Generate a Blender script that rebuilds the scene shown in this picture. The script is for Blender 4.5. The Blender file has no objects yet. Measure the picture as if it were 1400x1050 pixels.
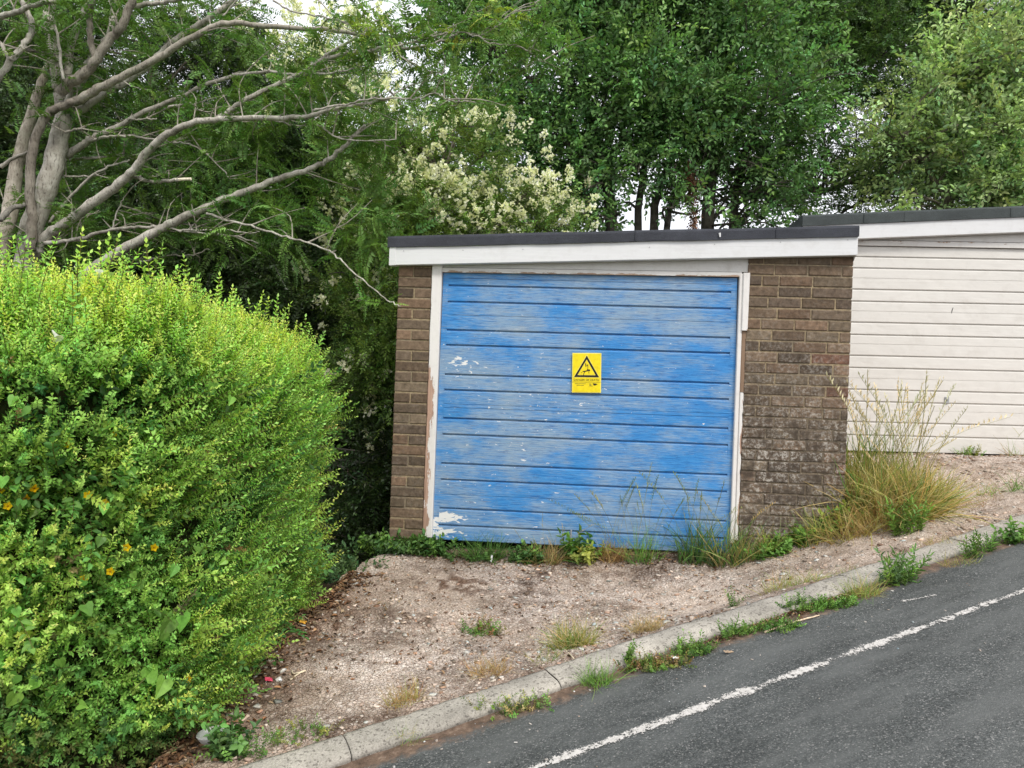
import bpy, math, random
import numpy as np
from mathutils import Vector, Matrix

random.seed(11)
rng = np.random.default_rng(11)
SC = bpy.context.scene
COL = SC.collection
rad = math.radians

# ------------------------------------------------------------------ camera
ROLL = rad(2.1)
FPX = 1050.0
cr, sr = math.cos(ROLL), math.sin(ROLL)
cam_d = bpy.data.cameras.new('camera')
cam = bpy.data.objects.new('camera', cam_d)
COL.objects.link(cam)
SC.camera = cam
cam_d.sensor_width = 36.0
cam_d.lens = 27.0
cam_d.clip_end = 2000
cam_d.clip_start = 0.05
cam.matrix_world = Matrix(((cr, -sr, 0, 0), (0, 0, -1, 0), (sr, cr, 0, 0), (0, 0, 0, 1)))

def ray(px, py):
    a, b = (px - 700) / FPX, (525 - py) / FPX
    return Vector((a * cr - b * sr, 1.0, a * sr + b * cr))

def at(px, py, Y):
    return ray(px, py) * Y

# ------------------------------------------------------------------ terrain
RS = 0.165                      # the road climbs to the right
CD, SD = math.cos(rad(25)), math.sin(rad(25))
def uv(x, y): return CD * x + SD * y, -SD * x + CD * y
def xy(u, v): return CD * u - SD * v, SD * u + CD * v
def zroad_u(u): return -1.6 + RS * u
def zroad(x, y): return zroad_u(uv(x, y)[0])
VK = 2.925
KW = 0.17
def road_pt(px, py):
    d = ray(px, py)
    t = 1.6 / (RS * (CD * d.x + SD * d.y) - d.z)
    return d * t

ALPHA = rad(5)
class Facade:
    def __init__(s, origin):
        s.o = Vector(origin)
        s.e = Vector((math.cos(ALPHA), -math.sin(ALPHA), 0))
        s.n = Vector((math.sin(ALPHA), math.cos(ALPHA), 0))     # into the building
    def loc(s, px, py, y=0.0):
        d = ray(px, py)
        t = (s.o.dot(s.n) + y) / d.dot(s.n)
        p = d * t - s.o
        return p.dot(s.e), p.z
    def world(s, x, y, z):
        return s.o + s.e * x + s.n * y + Vector((0, 0, z))
o1 = at(800, 760, 5.4)
F1 = Facade(o1)
o2 = at(1290, 620, 7.2)
F2 = Facade(o2)

cp = []
def addcp(p): cp.append((p[0], p[1], p[2]))
for u in np.linspace(-1.6, 8.5, 14):
    x, y = xy(u, VK + KW * 0.9); addcp((x, y, zroad_u(u) + 0.036))
for px, py in ((540, 752), (620, 757), (700, 762), (800, 762), (900, 762), (1000, 762), (1060, 749), (1120, 730), (1160, 708)):
    x, z = F1.loc(px, py, -0.03); addcp(F1.world(x, -0.03, z))
for px, py in ((1165, 619), (1280, 622), (1400, 624)):
    x, z = F2.loc(px, py, -0.03); addcp(F2.world(x, -0.03, z))
x, z = F2.loc(1400, 624, -0.03)
addcp(F2.world(x + 1.5, -0.03, z + .01)); addcp(F2.world(x + 3.2, -0.03, z + .05))
# the crown of the apron and the bank beside the second drive
for (px, py, Y) in ((560, 830, 4.55), (760, 850, 4.45), (940, 830, 4.6)):
    addcp(at(px, py, Y))
addcp(at(1250, 700, 5.72)); addcp(at(1330, 670, 6.0))
x, z = F1.loc(1160, 690); p = F1.world(x + .15, .9, z + .18); addcp(p)
addcp((-1.35, 3.2, zroad(-1.35, 3.2) + .05)); addcp((-1.15, 4.9, -1.27)); addcp((-2.3, 3.4, -1.66)); addcp((-2.4, 5.0, -1.5))
CP = np.array(cp)
def _U(r2): return np.where(r2 > 1e-12, r2 * np.log(np.maximum(r2, 1e-12)), 0)
n = len(CP)
d2 = ((CP[:, None, :2] - CP[None, :, :2]) ** 2).sum(-1)
A = np.zeros((n + 3, n + 3))
A[:n, :n] = _U(d2) + np.eye(n) * 0.004
A[:n, n] = 1; A[:n, n + 1:] = CP[:, :2]; A[n, :n] = 1; A[n + 1:, :n] = CP[:, :2].T
TW = np.linalg.solve(A, np.concatenate([CP[:, 2], np.zeros(3)]))
def zdrive(x, y):
    x = np.asarray(x, float); y = np.asarray(y, float)
    sh = x.shape
    X = x.ravel(); Y = y.ravel()
    k = _U((X[:, None] - CP[None, :, 0]) ** 2 + (Y[:, None] - CP[None, :, 1]) ** 2)
    r = k @ TW[:n] + TW[n] + TW[n + 1] * X + TW[n + 2] * Y
    return r.reshape(sh)
def drive_pt(px, py):
    d = ray(px, py)
    lo, hi = 2.0, 9.0
    ts = np.linspace(lo, hi, 500)
    g = d.z * ts - zdrive(d.x * ts, d.y * ts)
    k = np.argmax(g < 0)
    if g[k] >= 0: k = len(ts) - 1
    return Vector((d.x * ts[k], d.y * ts[k], float(zdrive(d.x * ts[k], d.y * ts[k]))))

# value noise
_L = rng.random((256, 256))
def vnoise(x, y):
    xi = np.floor(x).astype(int); yi = np.floor(y).astype(int)
    fx = x - xi; fy = y - yi
    fx = fx * fx * (3 - 2 * fx); fy = fy * fy * (3 - 2 * fy)
    a = _L[xi % 256, yi % 256]; b = _L[(xi + 1) % 256, yi % 256]
    c = _L[xi % 256, (yi + 1) % 256]; d = _L[(xi + 1) % 256, (yi + 1) % 256]
    return (a * (1 - fx) + b * fx) * (1 - fy) + (c * (1 - fx) + d * fx) * fy
def fbm(x, y, s=1.0, o=4):
    r = 0; a = .5; t = 0
    for i in range(o):
        r = r + a * vnoise(x * s + 17 * i, y * s + 31 * i); t += a; a *= .5; s *= 2.03
    return r / t

# ------------------------------------------------------------------ materials
class NT:
    def __init__(s, name):
        s.m = bpy.data.materials.new(name); s.m.use_nodes = True
        s.t = s.m.node_tree; s.t.nodes.clear()
        s.out = s.t.nodes.new('ShaderNodeOutputMaterial')
    def n(s, typ, ins=None, **kw):
        nd = s.t.nodes.new('ShaderNode' + typ)
        for k, v in kw.items(): setattr(nd, k, v)
        for k, v in (ins or {}).items():
            i = nd.inputs[k]
            if hasattr(v, 'is_linked') or isinstance(v, bpy.types.NodeSocket): s.t.links.new(v, i)
            else: i.default_value = v
        return nd
    def ramp(s, fac, stops, interp='LINEAR'):
        nd = s.t.nodes.new('ShaderNodeValToRGB'); s.t.links.new(fac, nd.inputs[0])
        cr_ = nd.color_ramp; cr_.interpolation = interp
        while len(cr_.elements) > 1: cr_.elements.remove(cr_.elements[-1])
        for k, (p, c) in enumerate(stops):
            e = cr_.elements[0] if k == 0 else cr_.elements.new(p)
            e.position = p
            if not hasattr(c, '__len__'): c = (c, c, c)
            e.color = (*c[:3], 1)
        return nd.outputs[0]
    def mix(s, f, a, b, typ='MIX'):
        nd = s.t.nodes.new('ShaderNodeMix'); nd.data_type = 'RGBA'; nd.blend_type = typ
        for k, v in ((0, f), (6, a), (7, b)):
            if isinstance(v, bpy.types.NodeSocket): s.t.links.new(v, nd.inputs[k])
            elif k == 0: nd.inputs[0].default_value = v
            else: nd.inputs[k].default_value = (*v[:3], 1)
        return nd.outputs[2]
    def math(s, op, a, b=0.0, c=0.0, clamp=False):
        nd = s.t.nodes.new('ShaderNodeMath'); nd.operation = op; nd.use_clamp = clamp
        for k, v in enumerate((a, b, c)):
            if isinstance(v, bpy.types.NodeSocket): s.t.links.new(v, nd.inputs[k])
            else: nd.inputs[k].default_value = v
        return nd.outputs[0]
    def coord(s, scale=(1, 1, 1), loc=(0, 0, 0), which='Object'):
        tc = s.n('TexCoord'); mp = s.n('Mapping', {'Vector': tc.outputs[which], 'Scale': scale, 'Location': loc})
        return mp.outputs[0]
    def noise(s, vec, scale, detail=4, rough=.6, dist=0.0):
        return s.n('TexNoise', {'Vector': vec, 'Scale': scale, 'Detail': detail, 'Roughness': rough, 'Distortion': dist}).outputs[0]
    def voro(s, vec, scale, out='Distance', feature='F1', rnd=1.0):
        return s.n('TexVoronoi', {'Vector': vec, 'Scale': scale, 'Randomness': rnd}, feature=feature).outputs[out]
    def sep(s, vec):
        return s.n('SeparateXYZ', {'Vector': vec}).outputs
    def attr(s, name='Col'):
        return s.n('Attribute', attribute_name=name).outputs['Color']
    def bump(s, h, strength=.3, dist=.01, normal=None):
        ins = {'Height': h, 'Strength': strength, 'Distance': dist}
        if normal is not None: ins['Normal'] = normal
        return s.n('Bump', ins).outputs[0]
    def bsdf(s, color, rough=.6, normal=None, spec=.3, metallic=0.0):
        b = s.n('BsdfPrincipled')
        for k, v in (('Base Color', color), ('Roughness', rough), ('Normal', normal), ('Specular IOR Level', spec), ('Metallic', metallic)):
            if v is None: continue
            if isinstance(v, bpy.types.NodeSocket): s.t.links.new(v, b.inputs[k])
            elif k == 'Base Color': b.inputs[k].default_value = (*v[:3], 1)
            else: b.inputs[k].default_value = v
        return b.outputs[0]
    def done(s, sh):
        s.t.links.new(sh, s.out.inputs[0]); return s.m

def mat_leaf(name, rough=.45, spec=.35, trans=.3, tint=1.0):
    t = NT(name)
    c = t.attr()
    nz = t.noise(t.coord(), 60, 2)
    c = t.mix(1.0, c, t.ramp(nz, [(.3, .88), (.7, 1.2)]), 'MULTIPLY')
    p = t.bsdf(c, rough, spec=spec)
    tl = t.n('BsdfTranslucent', {'Color': t.mix(1.0, c, (1.05 * tint, 1.12 * tint, .6 * tint), 'MULTIPLY')}).outputs[0]
    return t.done(t.n('MixShader', {0: trans, 1: p, 2: tl}).outputs[0])

def mat_attr(name, rough=.8, spec=.2, nscale=80, lo=.7, hi=1.25, bump=.0):
    t = NT(name)
    nz = t.noise(t.coord(), nscale, 5)
    c = t.mix(1.0, t.attr(), t.ramp(nz, [(.3, lo), (.7, hi)]), 'MULTIPLY')
    return t.done(t.bsdf(c, rough, t.bump(nz, bump, .01) if bump else None, spec))

M = {}
M['leaf'] = mat_leaf('leaf_surface')
M['gloss_leaf'] = mat_leaf('glossy_leaf_surface', rough=.35, spec=.5, trans=.22)
M['hedge_leaf'] = mat_leaf('hedge_leaf_surface', rough=.5, spec=.25, trans=.48)
M['grass'] = mat_leaf('grass_surface', rough=.6, spec=.2, trans=.25)
M['petal'] = mat_leaf('petal_surface', rough=.7, spec=.1, trans=.45, tint=.95)
M['dry'] = mat_attr('dry_leaf_surface', .85, .1)
M['stone'] = mat_attr('stone_chip', .9, .15, 120)
M['core'] = mat_attr('dark_core', .95, .05, 12, .5, 1.4)  # for the shell that paints shade inside the hedge

# bark
t = NT('bark')
v = t.coord((1, 1, 1))
a = t.noise(v, 9, 6, .65); b = t.noise(t.coord((1, 1, .25)), 70, 4); lich = t.noise(v, 5, 5, .7)
c = t.ramp(a, [(.3, (.20, .182, .15)), (.50, (.43, .40, .34)), (.70, (.62, .59, .52))])
c = t.mix(t.ramp(lich, [(.55, 0), (.7, .55)]), c, (.36, .38, .29))
c = t.mix(t.ramp(b, [(.32, .8), (.46, 0)]), c, (.09, .075, .06))
c = t.mix(1.0, c, t.attr(), 'MULTIPLY')
M['bark'] = t.done(t.bsdf(c, .9, t.bump(t.math('ADD', a, b), .6, .012), .15))

# brick face
t = NT('brick_face')
v = t.coord()
n1 = t.noise(v, 28, 6, .7); n2 = t.noise(v, 160, 3); n3 = t.noise(v, 7, 5, .65); n4 = t.noise(t.coord(loc=(3, 1, 7)), 45, 5, .75)
c = t.mix(1.0, t.attr(), t.ramp(n1, [(.28, .48), (.5, .95), (.72, 1.42)]), 'MULTIPLY')
c = t.mix(t.ramp(n2, [(.60, 0), (.72, .55)]), c, (.055, .045, .04))
z = t.sep(v)[2]; x = t.sep(v)[0]
z = t.n('MapRange', {0: z, 1: 0.0, 2: 2.2}).outputs[0]
low = t.math('MULTIPLY', t.ramp(z, [(.02, .9), (.38, 1.0), (.58, .5), (.8, .10)]), t.ramp(x, [(0.0, .12), (.30, .12), (.62, 1)]))
eff = t.math('MULTIPLY', t.ramp(n4, [(.47, 0), (.60, 1)]), t.ramp(n3, [(.34, 0), (.55, 1)]))
c = t.mix(t.math('MULTIPLY', eff, t.math('MULTIPLY', low, .85)), c, (.50, .47, .42))
dirt = t.math('MULTIPLY', t.ramp(n3, [(.35, 1), (.6, 0)]), t.math('MULTIPLY', low, .9))
c = t.mix(dirt, c, (.062, .05, .04))
M['brick'] = t.done(t.bsdf(c, .92, t.bump(t.math('ADD', n1, t.math('MULTIPLY', n2, .5)), .5, .006), .12))

t = NT('mortar')
v = t.coord(); n1 = t.noise(v, 60, 5); n2 = t.noise(v, 4, 4)
c = t.ramp(n1, [(.3, (.19, .145, .09)), (.7, (.44, .345, .215))])
c = t.mix(t.ramp(n2, [(.45, 0), (.65, .6)]), c, (.17, .15, .125))
sz_ = t.sep(v)
lowm = t.math('MULTIPLY', t.n('MapRange', {0: sz_[2], 1: .95, 2: 1.35, 3: 1.0, 4: 0.0}).outputs[0], t.n('MapRange', {0: sz_[0], 1: .4, 2: .8}).outputs[0])
c = t.mix(t.math('MULTIPLY', lowm, .8), c, t.ramp(n1, [(.35, (.075, .06, .045)), (.6, (.16, .13, .10)), (.75, (.36, .33, .28))]))
M['mortar'] = t.done(t.bsdf(c, .95, t.bump(n1, .6, .006), .1))

t = NT('side_brick')
v = t.coord((1, 1, 1))
s_ = t.sep(v)
vv = t.n('CombineXYZ', {0: t.math('ADD', s_[0], s_[1]), 1: s_[2], 2: 0.0}).outputs[0]
bk = t.n('TexBrick', {'Vector': vv, 'Color1': (.21, .15, .11, 1), 'Color2': (.15, .115, .09, 1), 'Mortar': (.26, .21, .14, 1), 'Scale': 1.0, 'Mortar Size': .006, 'Brick Width': .225, 'Row Height': .075})
c = t.mix(1.0, bk.outputs[0], t.ramp(t.noise(v, 20, 5), [(.3, .6), (.7, 1.3)]), 'MULTIPLY')
M['side_brick'] = t.done(t.bsdf(c, .9, t.bump(bk.outputs[1], -.5, .01), .1))

# felt roofing
def felt(name, col):
    t = NT(name)
    v = t.coord(); n1 = t.noise(v, 420, 2, .7); n2 = t.noise(v, 6, 4); n3 = t.voro(v, 240)
    c = t.mix(1.0, t.ramp(n1, [(.3, tuple(k * .55 for k in col)), (.5, col), (.72, tuple(k * 1.9 for k in col))]), t.ramp(n2, [(.3, .8), (.7, 1.25)]), 'MULTIPLY')
    return t.done(t.bsdf(c, .85, t.bump(t.math('ADD', n1, n3), .6, .004), .3))
M['felt'] = felt('roof_felt', (.050, .053, .064))
M['felt_green'] = felt('green_mineral_felt', (.062, .072, .072))

# painted boards
def paint(name, col, bare=(.30, .19, .12), amount=.0, grain=1.0, dirt=.25, rough=.45, vertical=False, gloss=.4):
    t = NT(name)
    sc = (60, 60, 2.5) if vertical else (2.5, 60, 60)
    v = t.coord(); n1 = t.noise(t.coord(sc), 1.2, 5, .6); n2 = t.noise(v, 9, 6, .7); n3 = t.noise(t.coord((25, 25, 5)) if vertical else t.coord((5, 25, 25)), 1.6, 6, .75)
    c = t.mix(t.ramp(n1, [(.4, 0), (.75, .35 * grain)]), col, tuple(k * .72 for k in col))
    c = t.mix(t.ramp(n2, [(.5, 0), (.8, dirt)]), c, (.30, .26, .21))
    h = n1
    if amount:
        w = t.n('MapRange', {0: t.attr(), 1: 0.0, 2: 1.0, 3: -.32, 4: .42}).outputs[0]
        mk = t.ramp(t.math('ADD', n3, w), [(.56, 0), (.585, 1)])
        wood = t.ramp(n1, [(.3, tuple(k * .6 for k in bare)), (.7, tuple(k * 1.35 for k in bare))])
        c = t.mix(mk, c, wood)
        h = t.math('SUBTRACT', t.math('MULTIPLY', n1, .3), mk)
    return t.done(t.bsdf(c, rough, t.bump(h, .35, .004), gloss))
M['fascia'] = paint('white_plastic_board', (.71, .71, .71), grain=.22, dirt=.22, rough=.35)
M['white_board'] = paint('old_white_paint', (.66, .64, .61), grain=.6, dirt=.45, amount=1, bare=(.34, .23, .16))
M['jamb'] = paint('peeling_white_paint', (.76, .73, .70), grain=.6, dirt=.3, amount=1, bare=(.42, .27, .20), vertical=True)
M['bare_wood'] = paint('weathered_bare_wood', (.26, .175, .12), grain=1.6, dirt=.5, vertical=True, rough=.9, gloss=.1)
M['cream_door'] = paint('cream_white_paint', (.69, .665, .62), grain=.35, dirt=.22, rough=.5)

# blue door
t = NT('worn_blue_paint')
v = t.coord(); s_ = t.sep(v)
st = t.noise(t.coord((1.5, 1, 55)), 3.0, 7, .72, .25)
st2 = t.noise(t.coord((3.6, 1, 120), (4, 0, 2)), 2.4, 9, .82, .2)
big = t.noise(t.coord((1.3, 1, 2.6), (2, 5, 1)), 1.7, 4, .6)
fine = t.noise(t.coord((14, 1, 260)), 1.5, 4, .6)
chip = t.noise(t.coord((16, 1, 40), (7, 0, 3)), 1.25, 5, .62, .4)
blue = t.ramp(st, [(.30, (.012, .145, .43)), (.45, (.026, .215, .56)), (.60, (.046, .275, .62)), (.8, (.10, .33, .65))])
wv = t.math('ADD', st2, t.math('MULTIPLY', t.math('SUBTRACT', big, .5), .8))
c = t.mix(t.ramp(wv, [(.42, .05), (.49, .48), (.54, .68), (.64, .94)]), blue, t.mix(t.ramp(st, [(.35, 0), (.65, 1)]), (.14, .29, .47), (.40, .45, .475)))
c = t.mix(t.ramp(fine, [(.58, 0), (.74, .40)]), c, (.012, .075, .27))
dk = t.noise(t.coord((3.2, 1, 130), (1, 0, 9)), 2.6, 7, .75)
c = t.mix(t.ramp(dk, [(.545, 0), (.585, .75)]), c, (.004, .05, .21))
corner = t.ramp(t.math('ADD', t.math('MULTIPLY', s_[0], .28), t.math('MULTIPLY', s_[2], .42)), [(.0, .17), (.10, .05), (.5, .035), (.68, 0), (1, -.04)])
att = t.attr()
w = t.math('ADD', t.math('ADD', chip, t.math('MULTIPLY', att, .9)), t.math('MULTIPLY', t.math('SUBTRACT', big, .5), .12))
mk = t.ramp(w, [(.662, 0), (.677, 1)])
c = t.mix(mk, c, (.74, .74, .73))
h = t.math('ADD', t.math('MULTIPLY', st2, .6), t.math('MULTIPLY', fine, .6))
M['blue'] = t.done(t.bsdf(c, t.ramp(wv, [(.45, .42), (.65, .7)]), t.bump(t.math('SUBTRACT', h, t.math('MULTIPLY', mk, .5)), .35, .003), .3))

# asphalt with dirt along the kerb (object x runs along the road, y across it)
t = NT('asphalt')
v = t.coord(); s_ = t.sep(v)
vo = t.voro(v, 190, 'Color'); vd = t.voro(v, 190); n1 = t.noise(v, 330, 3, .7); n2 = t.noise(v, 1.6, 6, .65); n3 = t.noise(v, 22, 6, .7); n4 = t.noise(t.coord((1.2, 5, 1)), 1.5, 4)
g = t.sep(vo)[0]
c = t.ramp(g, [(.05, (.043, .047, .046)), (.5, (.074, .080, .078)), (.80, (.106, .113, .110)), (.93, (.15, .15, .145)), (1, (.27, .265, .255))])
c = t.mix(1.0, c, t.ramp(n1, [(.3, .6), (.7, 1.35)]), 'MULTIPLY')
c = t.mix(1.0, c, t.ramp(n2, [(.25, .72), (.75, 1.28)]), 'MULTIPLY')
c = t.mix(t.ramp(n4, [(.42, 0), (.68, .75)]), c, (.135, .14, .136))
edge = t.math('ADD', s_[1], t.math('MULTIPLY', t.math('SUBTRACT', n3, .5), .16))
edge = t.math('ADD', edge, t.math('MULTIPLY', t.math('SUBTRACT', n2, .5), .16))
dm = t.n('MapRange', {0: edge, 1: VK - .115, 2: VK - .06}).outputs[0]
dirtc = t.ramp(n3, [(.3, (.06, .04, .027)), (.55, (.18, .12, .085)), (.75, (.36, .27, .20))])
c = t.mix(dm, c, dirtc)
M['asphalt'] = t.done(t.bsdf(c, .82, t.bump(t.math('ADD', t.math('MULTIPLY', vd, -1.2), n1), .55, .006), .3))

t = NT('worn_road_paint')
v = t.coord(); n1 = t.noise(v, 55, 6, .75); n2 = t.noise(v, 8, 5); vd = t.voro(v, 190)
hh = t.math('ADD', t.math('ADD', n1, t.math('MULTIPLY', t.math('SUBTRACT', n2, .5), .55)), t.math('MULTIPLY', vd, -.25))
c = t.ramp(n1, [(.3, (.40, .38, .35)), (.7, (.66, .63, .60))])
al = t.math('MULTIPLY', t.ramp(t.math('ADD', hh, t.math('SUBTRACT', t.attr(), .5)), [(.395, 0), (.45, 1)]), 1.0)
sh = t.bsdf(c, .7, t.bump(n1, .3, .003), .2)
tr = t.n('BsdfTransparent').outputs[0]
M['roadpaint'] = t.done(t.n('MixShader', {0: al, 1: tr, 2: sh}).outputs[0])

# concrete kerb
t = NT('kerb_concrete')
v = t.coord(); n1 = t.noise(v, 150, 5, .75); n2 = t.noise(v, 5, 6, .65); vo = t.sep(t.voro(v, 120, 'Color'))[0]; n3 = t.noise(v, 26, 5, .7)
c = t.ramp(n1, [(.28, (.26, .24, .21)), (.5, (.47, .44, .39)), (.75, (.64, .60, .545))])
c = t.mix(1.0, c, t.ramp(n2, [(.3, .6), (.7, 1.2)]), 'MULTIPLY')
c = t.mix(t.ramp(vo, [(.86, 0), (.9, .6)]), c, (.10, .09, .08))
c = t.mix(t.ramp(n3, [(.58, 0), (.68, .6)]), c, (.15, .135, .115))
c = t.mix(1.0, c, t.attr(), 'MULTIPLY')
M['kerb'] = t.done(t.bsdf(c, .92, t.bump(t.math('ADD', n1, n3), .7, .006), .15))

# exposed aggregate drive
t = NT('broken_concrete')
v = t.coord(); s_ = t.sep(v)
wv = t.n('TexNoise', {'Vector': v, 'Scale': 30.0, 'Detail': 2.0}).outputs[1]
vw = t.n('VectorMath', {0: v, 1: t.n('VectorMath', {0: wv, 3: .012}, operation='SCALE').outputs[0]}, operation='ADD').outputs[0]
vo = t.sep(t.voro(vw, 56, 'Color')); vd = t.voro(vw, 56, feature='DISTANCE_TO_EDGE')
vo2 = t.sep(t.voro(v, 170, 'Color')); vd2 = t.voro(v, 170)
n1 = t.noise(v, 240, 4, .75); n2 = t.noise(v, 2.2, 6, .62); n3 = t.noise(v, 11, 6, .7); n4 = t.noise(t.coord(loc=(5, 2, 0)), 1.1, 5, .6)
ag = t.ramp(vo[0], [(0, (.20, .13, .095)), (.12, (.46, .345, .275)), (.35, (.66, .53, .44)), (.66, (.78, .66, .57)), (.88, (.88, .80, .73)), (1, (.58, .35, .24))])
fi = t.ramp(vo2[1], [(0, (.27, .20, .155)), (.4, (.62, .51, .43)), (.8, (.80, .69, .61)), (1, (.88, .82, .75))])
c = t.mix(t.ramp(n3, [(.36, .15), (.58, .8)]), ag, fi)
c = t.mix(t.math('MULTIPLY', t.ramp(vd, [(0, .55), (.08, .0)]), t.ramp(n3, [(.38, 1), (.52, .05)])), c, (.10, .07, .05))
c = t.mix(1.0, c, t.ramp(n1, [(.3, .7), (.7, 1.25)]), 'MULTIPLY')
c = t.mix(t.math('MULTIPLY', t.ramp(n2, [(.48, 0), (.58, .9)]), t.ramp(n3, [(.36, .1), (.55, 1)])), c, (.13, .085, .06))
c = t.mix(t.ramp(n4, [(.40, .05), (.60, .52)]), c, (.68, .54, .42))
sp = t.noise(t.coord((1, 1.5, 1), (3, 3, 3)), 75, 5, .72)
c = t.mix(t.math('MULTIPLY', t.ramp(sp, [(.55, 0), (.61, .85)]), t.ramp(n3, [(.34, .35), (.52, 1)])), c, (.125, .08, .055))
c = t.mix(t.math('MULTIPLY', t.ramp(sp, [(.40, .6), (.45, 0)]), t.ramp(n4, [(.35, 1), (.6, .3)])), c, (.86, .80, .73))
c = t.mix(1.0, c, t.attr(), 'MULTIPLY')
h = t.math('ADD', t.math('MULTIPLY', t.ramp(vd, [(0, 0), (.12, 1)]), .8), t.math('ADD', t.math('MULTIPLY', vo[1], .8), t.math('MULTIPLY', n1, .4)))
M['drive'] = t.done(t.bsdf(c, .95, t.bump(h, .75, .014), .12))

t = NT('soil')
v = t.coord(); n1 = t.noise(v, 30, 7, .75); n2 = t.noise(v, 1.2, 5)
c = t.ramp(n1, [(.3, (.022, .016, .011)), (.6, (.075, .052, .036)), (.8, (.16, .12, .085))])
c = t.mix(t.ramp(n2, [(.45, 0), (.7, .8)]), c, (.03, .05, .014))
M['soil'] = t.done(t.bsdf(c, .97, t.bump(n1, .8, .03), .05))

def flat(name, col, rough=.5, spec=.3, nz=.12):
    t = NT(name)
    nn = t.noise(t.coord(), 35, 4)
    c = t.mix(1.0, col, t.ramp(nn, [(.3, 1 - nz), (.7, 1 + nz)]), 'MULTIPLY')
    return t.done(t.bsdf(c, rough, None, spec))
M['yellow'] = flat('yellow_sign_plastic', (.84, .66, .012), .35)
M['pale_yellow'] = flat('pale_sign_edge', (.86, .74, .14), .4)
M['black'] = flat('black_print', (.012, .012, .012), .5)
M['print'] = flat('faded_grey_print', (.28, .235, .03), .5)
M['screw'] = flat('grey_screw_head', (.42, .42, .42), .4, .5)
M['metal'] = flat('dull_metal', (.34, .35, .36), .4, .5)
M['white_plastic'] = flat('white_plastic', (.82, .82, .82), .3, .5, .05)
M['rubber'] = flat('dark_seal', (.02, .02, .022), .8)
M['pink'] = flat('pink_wrapper_surface', (.65, .07, .13), .5)
M['dark_inside'] = flat('dark_interior', (.03, .03, .03), .9)

# ------------------------------------------------------------------ object helpers
def link(name, me, mat=None, parent=None):
    o = bpy.data.objects.new(name, me); COL.objects.link(o)
    if parent is not None: o.parent = parent
    if mat is not None:
        for m_ in (mat if isinstance(mat, (list, tuple)) else [mat]): me.materials.append(m_)
    return o
USED = {}
def tag(o, label, cat, group=None, kind=None):
    o['label'] = label; o['category'] = cat
    if group: o['group'] = group
    if kind: o['kind'] = kind
    return o
def struct(o): o['kind'] = 'structure'; return o
def empty(name, loc=(0, 0, 0), rz=0.0):
    o = bpy.data.objects.new(name, None); COL.objects.link(o)
    o.location = loc; o.rotation_euler = (0, 0, rz); o.empty_display_size = .1
    return o

class MB:
    def __init__(s): s.v = []; s.f = []; s.c = []; s.mi = []
    def pts(s, ps, col=(1, 1, 1)):
        i = len(s.v); s.v += [tuple(p) for p in ps]; s.c += [col] * len(ps); return i
    def face(s, idx, mi=0): s.f.append(tuple(idx)); s.mi.append(mi)
    def quad(s, ps, col=(1, 1, 1), mi=0):
        i = s.pts(ps, col); s.face(range(i, i + len(ps)), mi)
    def box(s, x0, x1, y0, y1, z0, z1, col=(1, 1, 1), mi=0):
        s.hexa([(x0, y0, z0), (x1, y0, z0), (x1, y1, z0), (x0, y1, z0), (x0, y0, z1), (x1, y0, z1), (x1, y1, z1), (x0, y1, z1)], col, mi)
    def hexa(s, p, col=(1, 1, 1), mi=0):
        i = s.pts(p, col)
        for q in ((0, 3, 2, 1), (4, 5, 6, 7), (0, 1, 5, 4), (1, 2, 6, 5), (2, 3, 7, 6), (3, 0, 4, 7)):
            s.face([i + k for k in q], mi)
    def tube(s, P_, R, sides=8, col=(1, 1, 1), cap=True, lump=0.0):
        rings = []
        prev = None
        for k, p in enumerate(P_):
            p = Vector(p)
            a = Vector(P_[max(0, k - 1)]); b = Vector(P_[min(len(P_) - 1, k + 1)])
            d = (b - a).normalized()
            if prev is None:
                up = Vector((0, 0, 1)) if abs(d.z) < .9 else Vector((1, 0, 0))
                x = d.cross(up).normalized()
            else:
                x = (prev - d * prev.dot(d)).normalized()
            prev = x; y = d.cross(x)
            ring = []
            for j in range(sides):
                an = 2 * math.pi * j / sides
                r = R[k] * (1 + (lump * (random.random() - .5) if lump else 0))
                ring.append(p + (x * math.cos(an) + y * math.sin(an)) * r)
            rings.append(s.pts(ring, col))
        for a, b in zip(rings, rings[1:]):
            for j in range(sides):
                k = (j + 1) % sides
                s.face((a + j, a + k, b + k, b + j))
        if cap:
            s.face(range(rings[-1], rings[-1] + sides)); s.face(range(rings[0] + sides - 1, rings[0] - 1, -1))
    def build(s, name, mat, parent=None, smooth=False, bevel=0.0, origin=(0, 0, 0)):
        me = bpy.data.meshes.new(name)
        o_ = Vector(origin)
        me.from_pydata([tuple(Vector(p) - o_) for p in s.v] if o_.length else s.v, [], s.f)
        at_ = me.color_attributes.new('Col', 'FLOAT_COLOR', 'POINT')
        at_.data.foreach_set('color', np.array([(*(c if hasattr(c, '__len__') else (c, c, c)), 1) for c in s.c], dtype=np.float32).ravel())
        if any(s.mi): me.polygons.foreach_set('material_index', s.mi)
        if smooth: me.polygons.foreach_set('use_smooth', [True] * len(me.polygons))
        me.update()
        o = link(name, me, mat, parent)
        if o_.length and parent is None: o.location = o_
        if bevel:
            md = o.modifiers.new('bevel', 'BEVEL'); md.width = bevel; md.segments = 2; md.limit_method = 'ANGLE'
        return o

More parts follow.
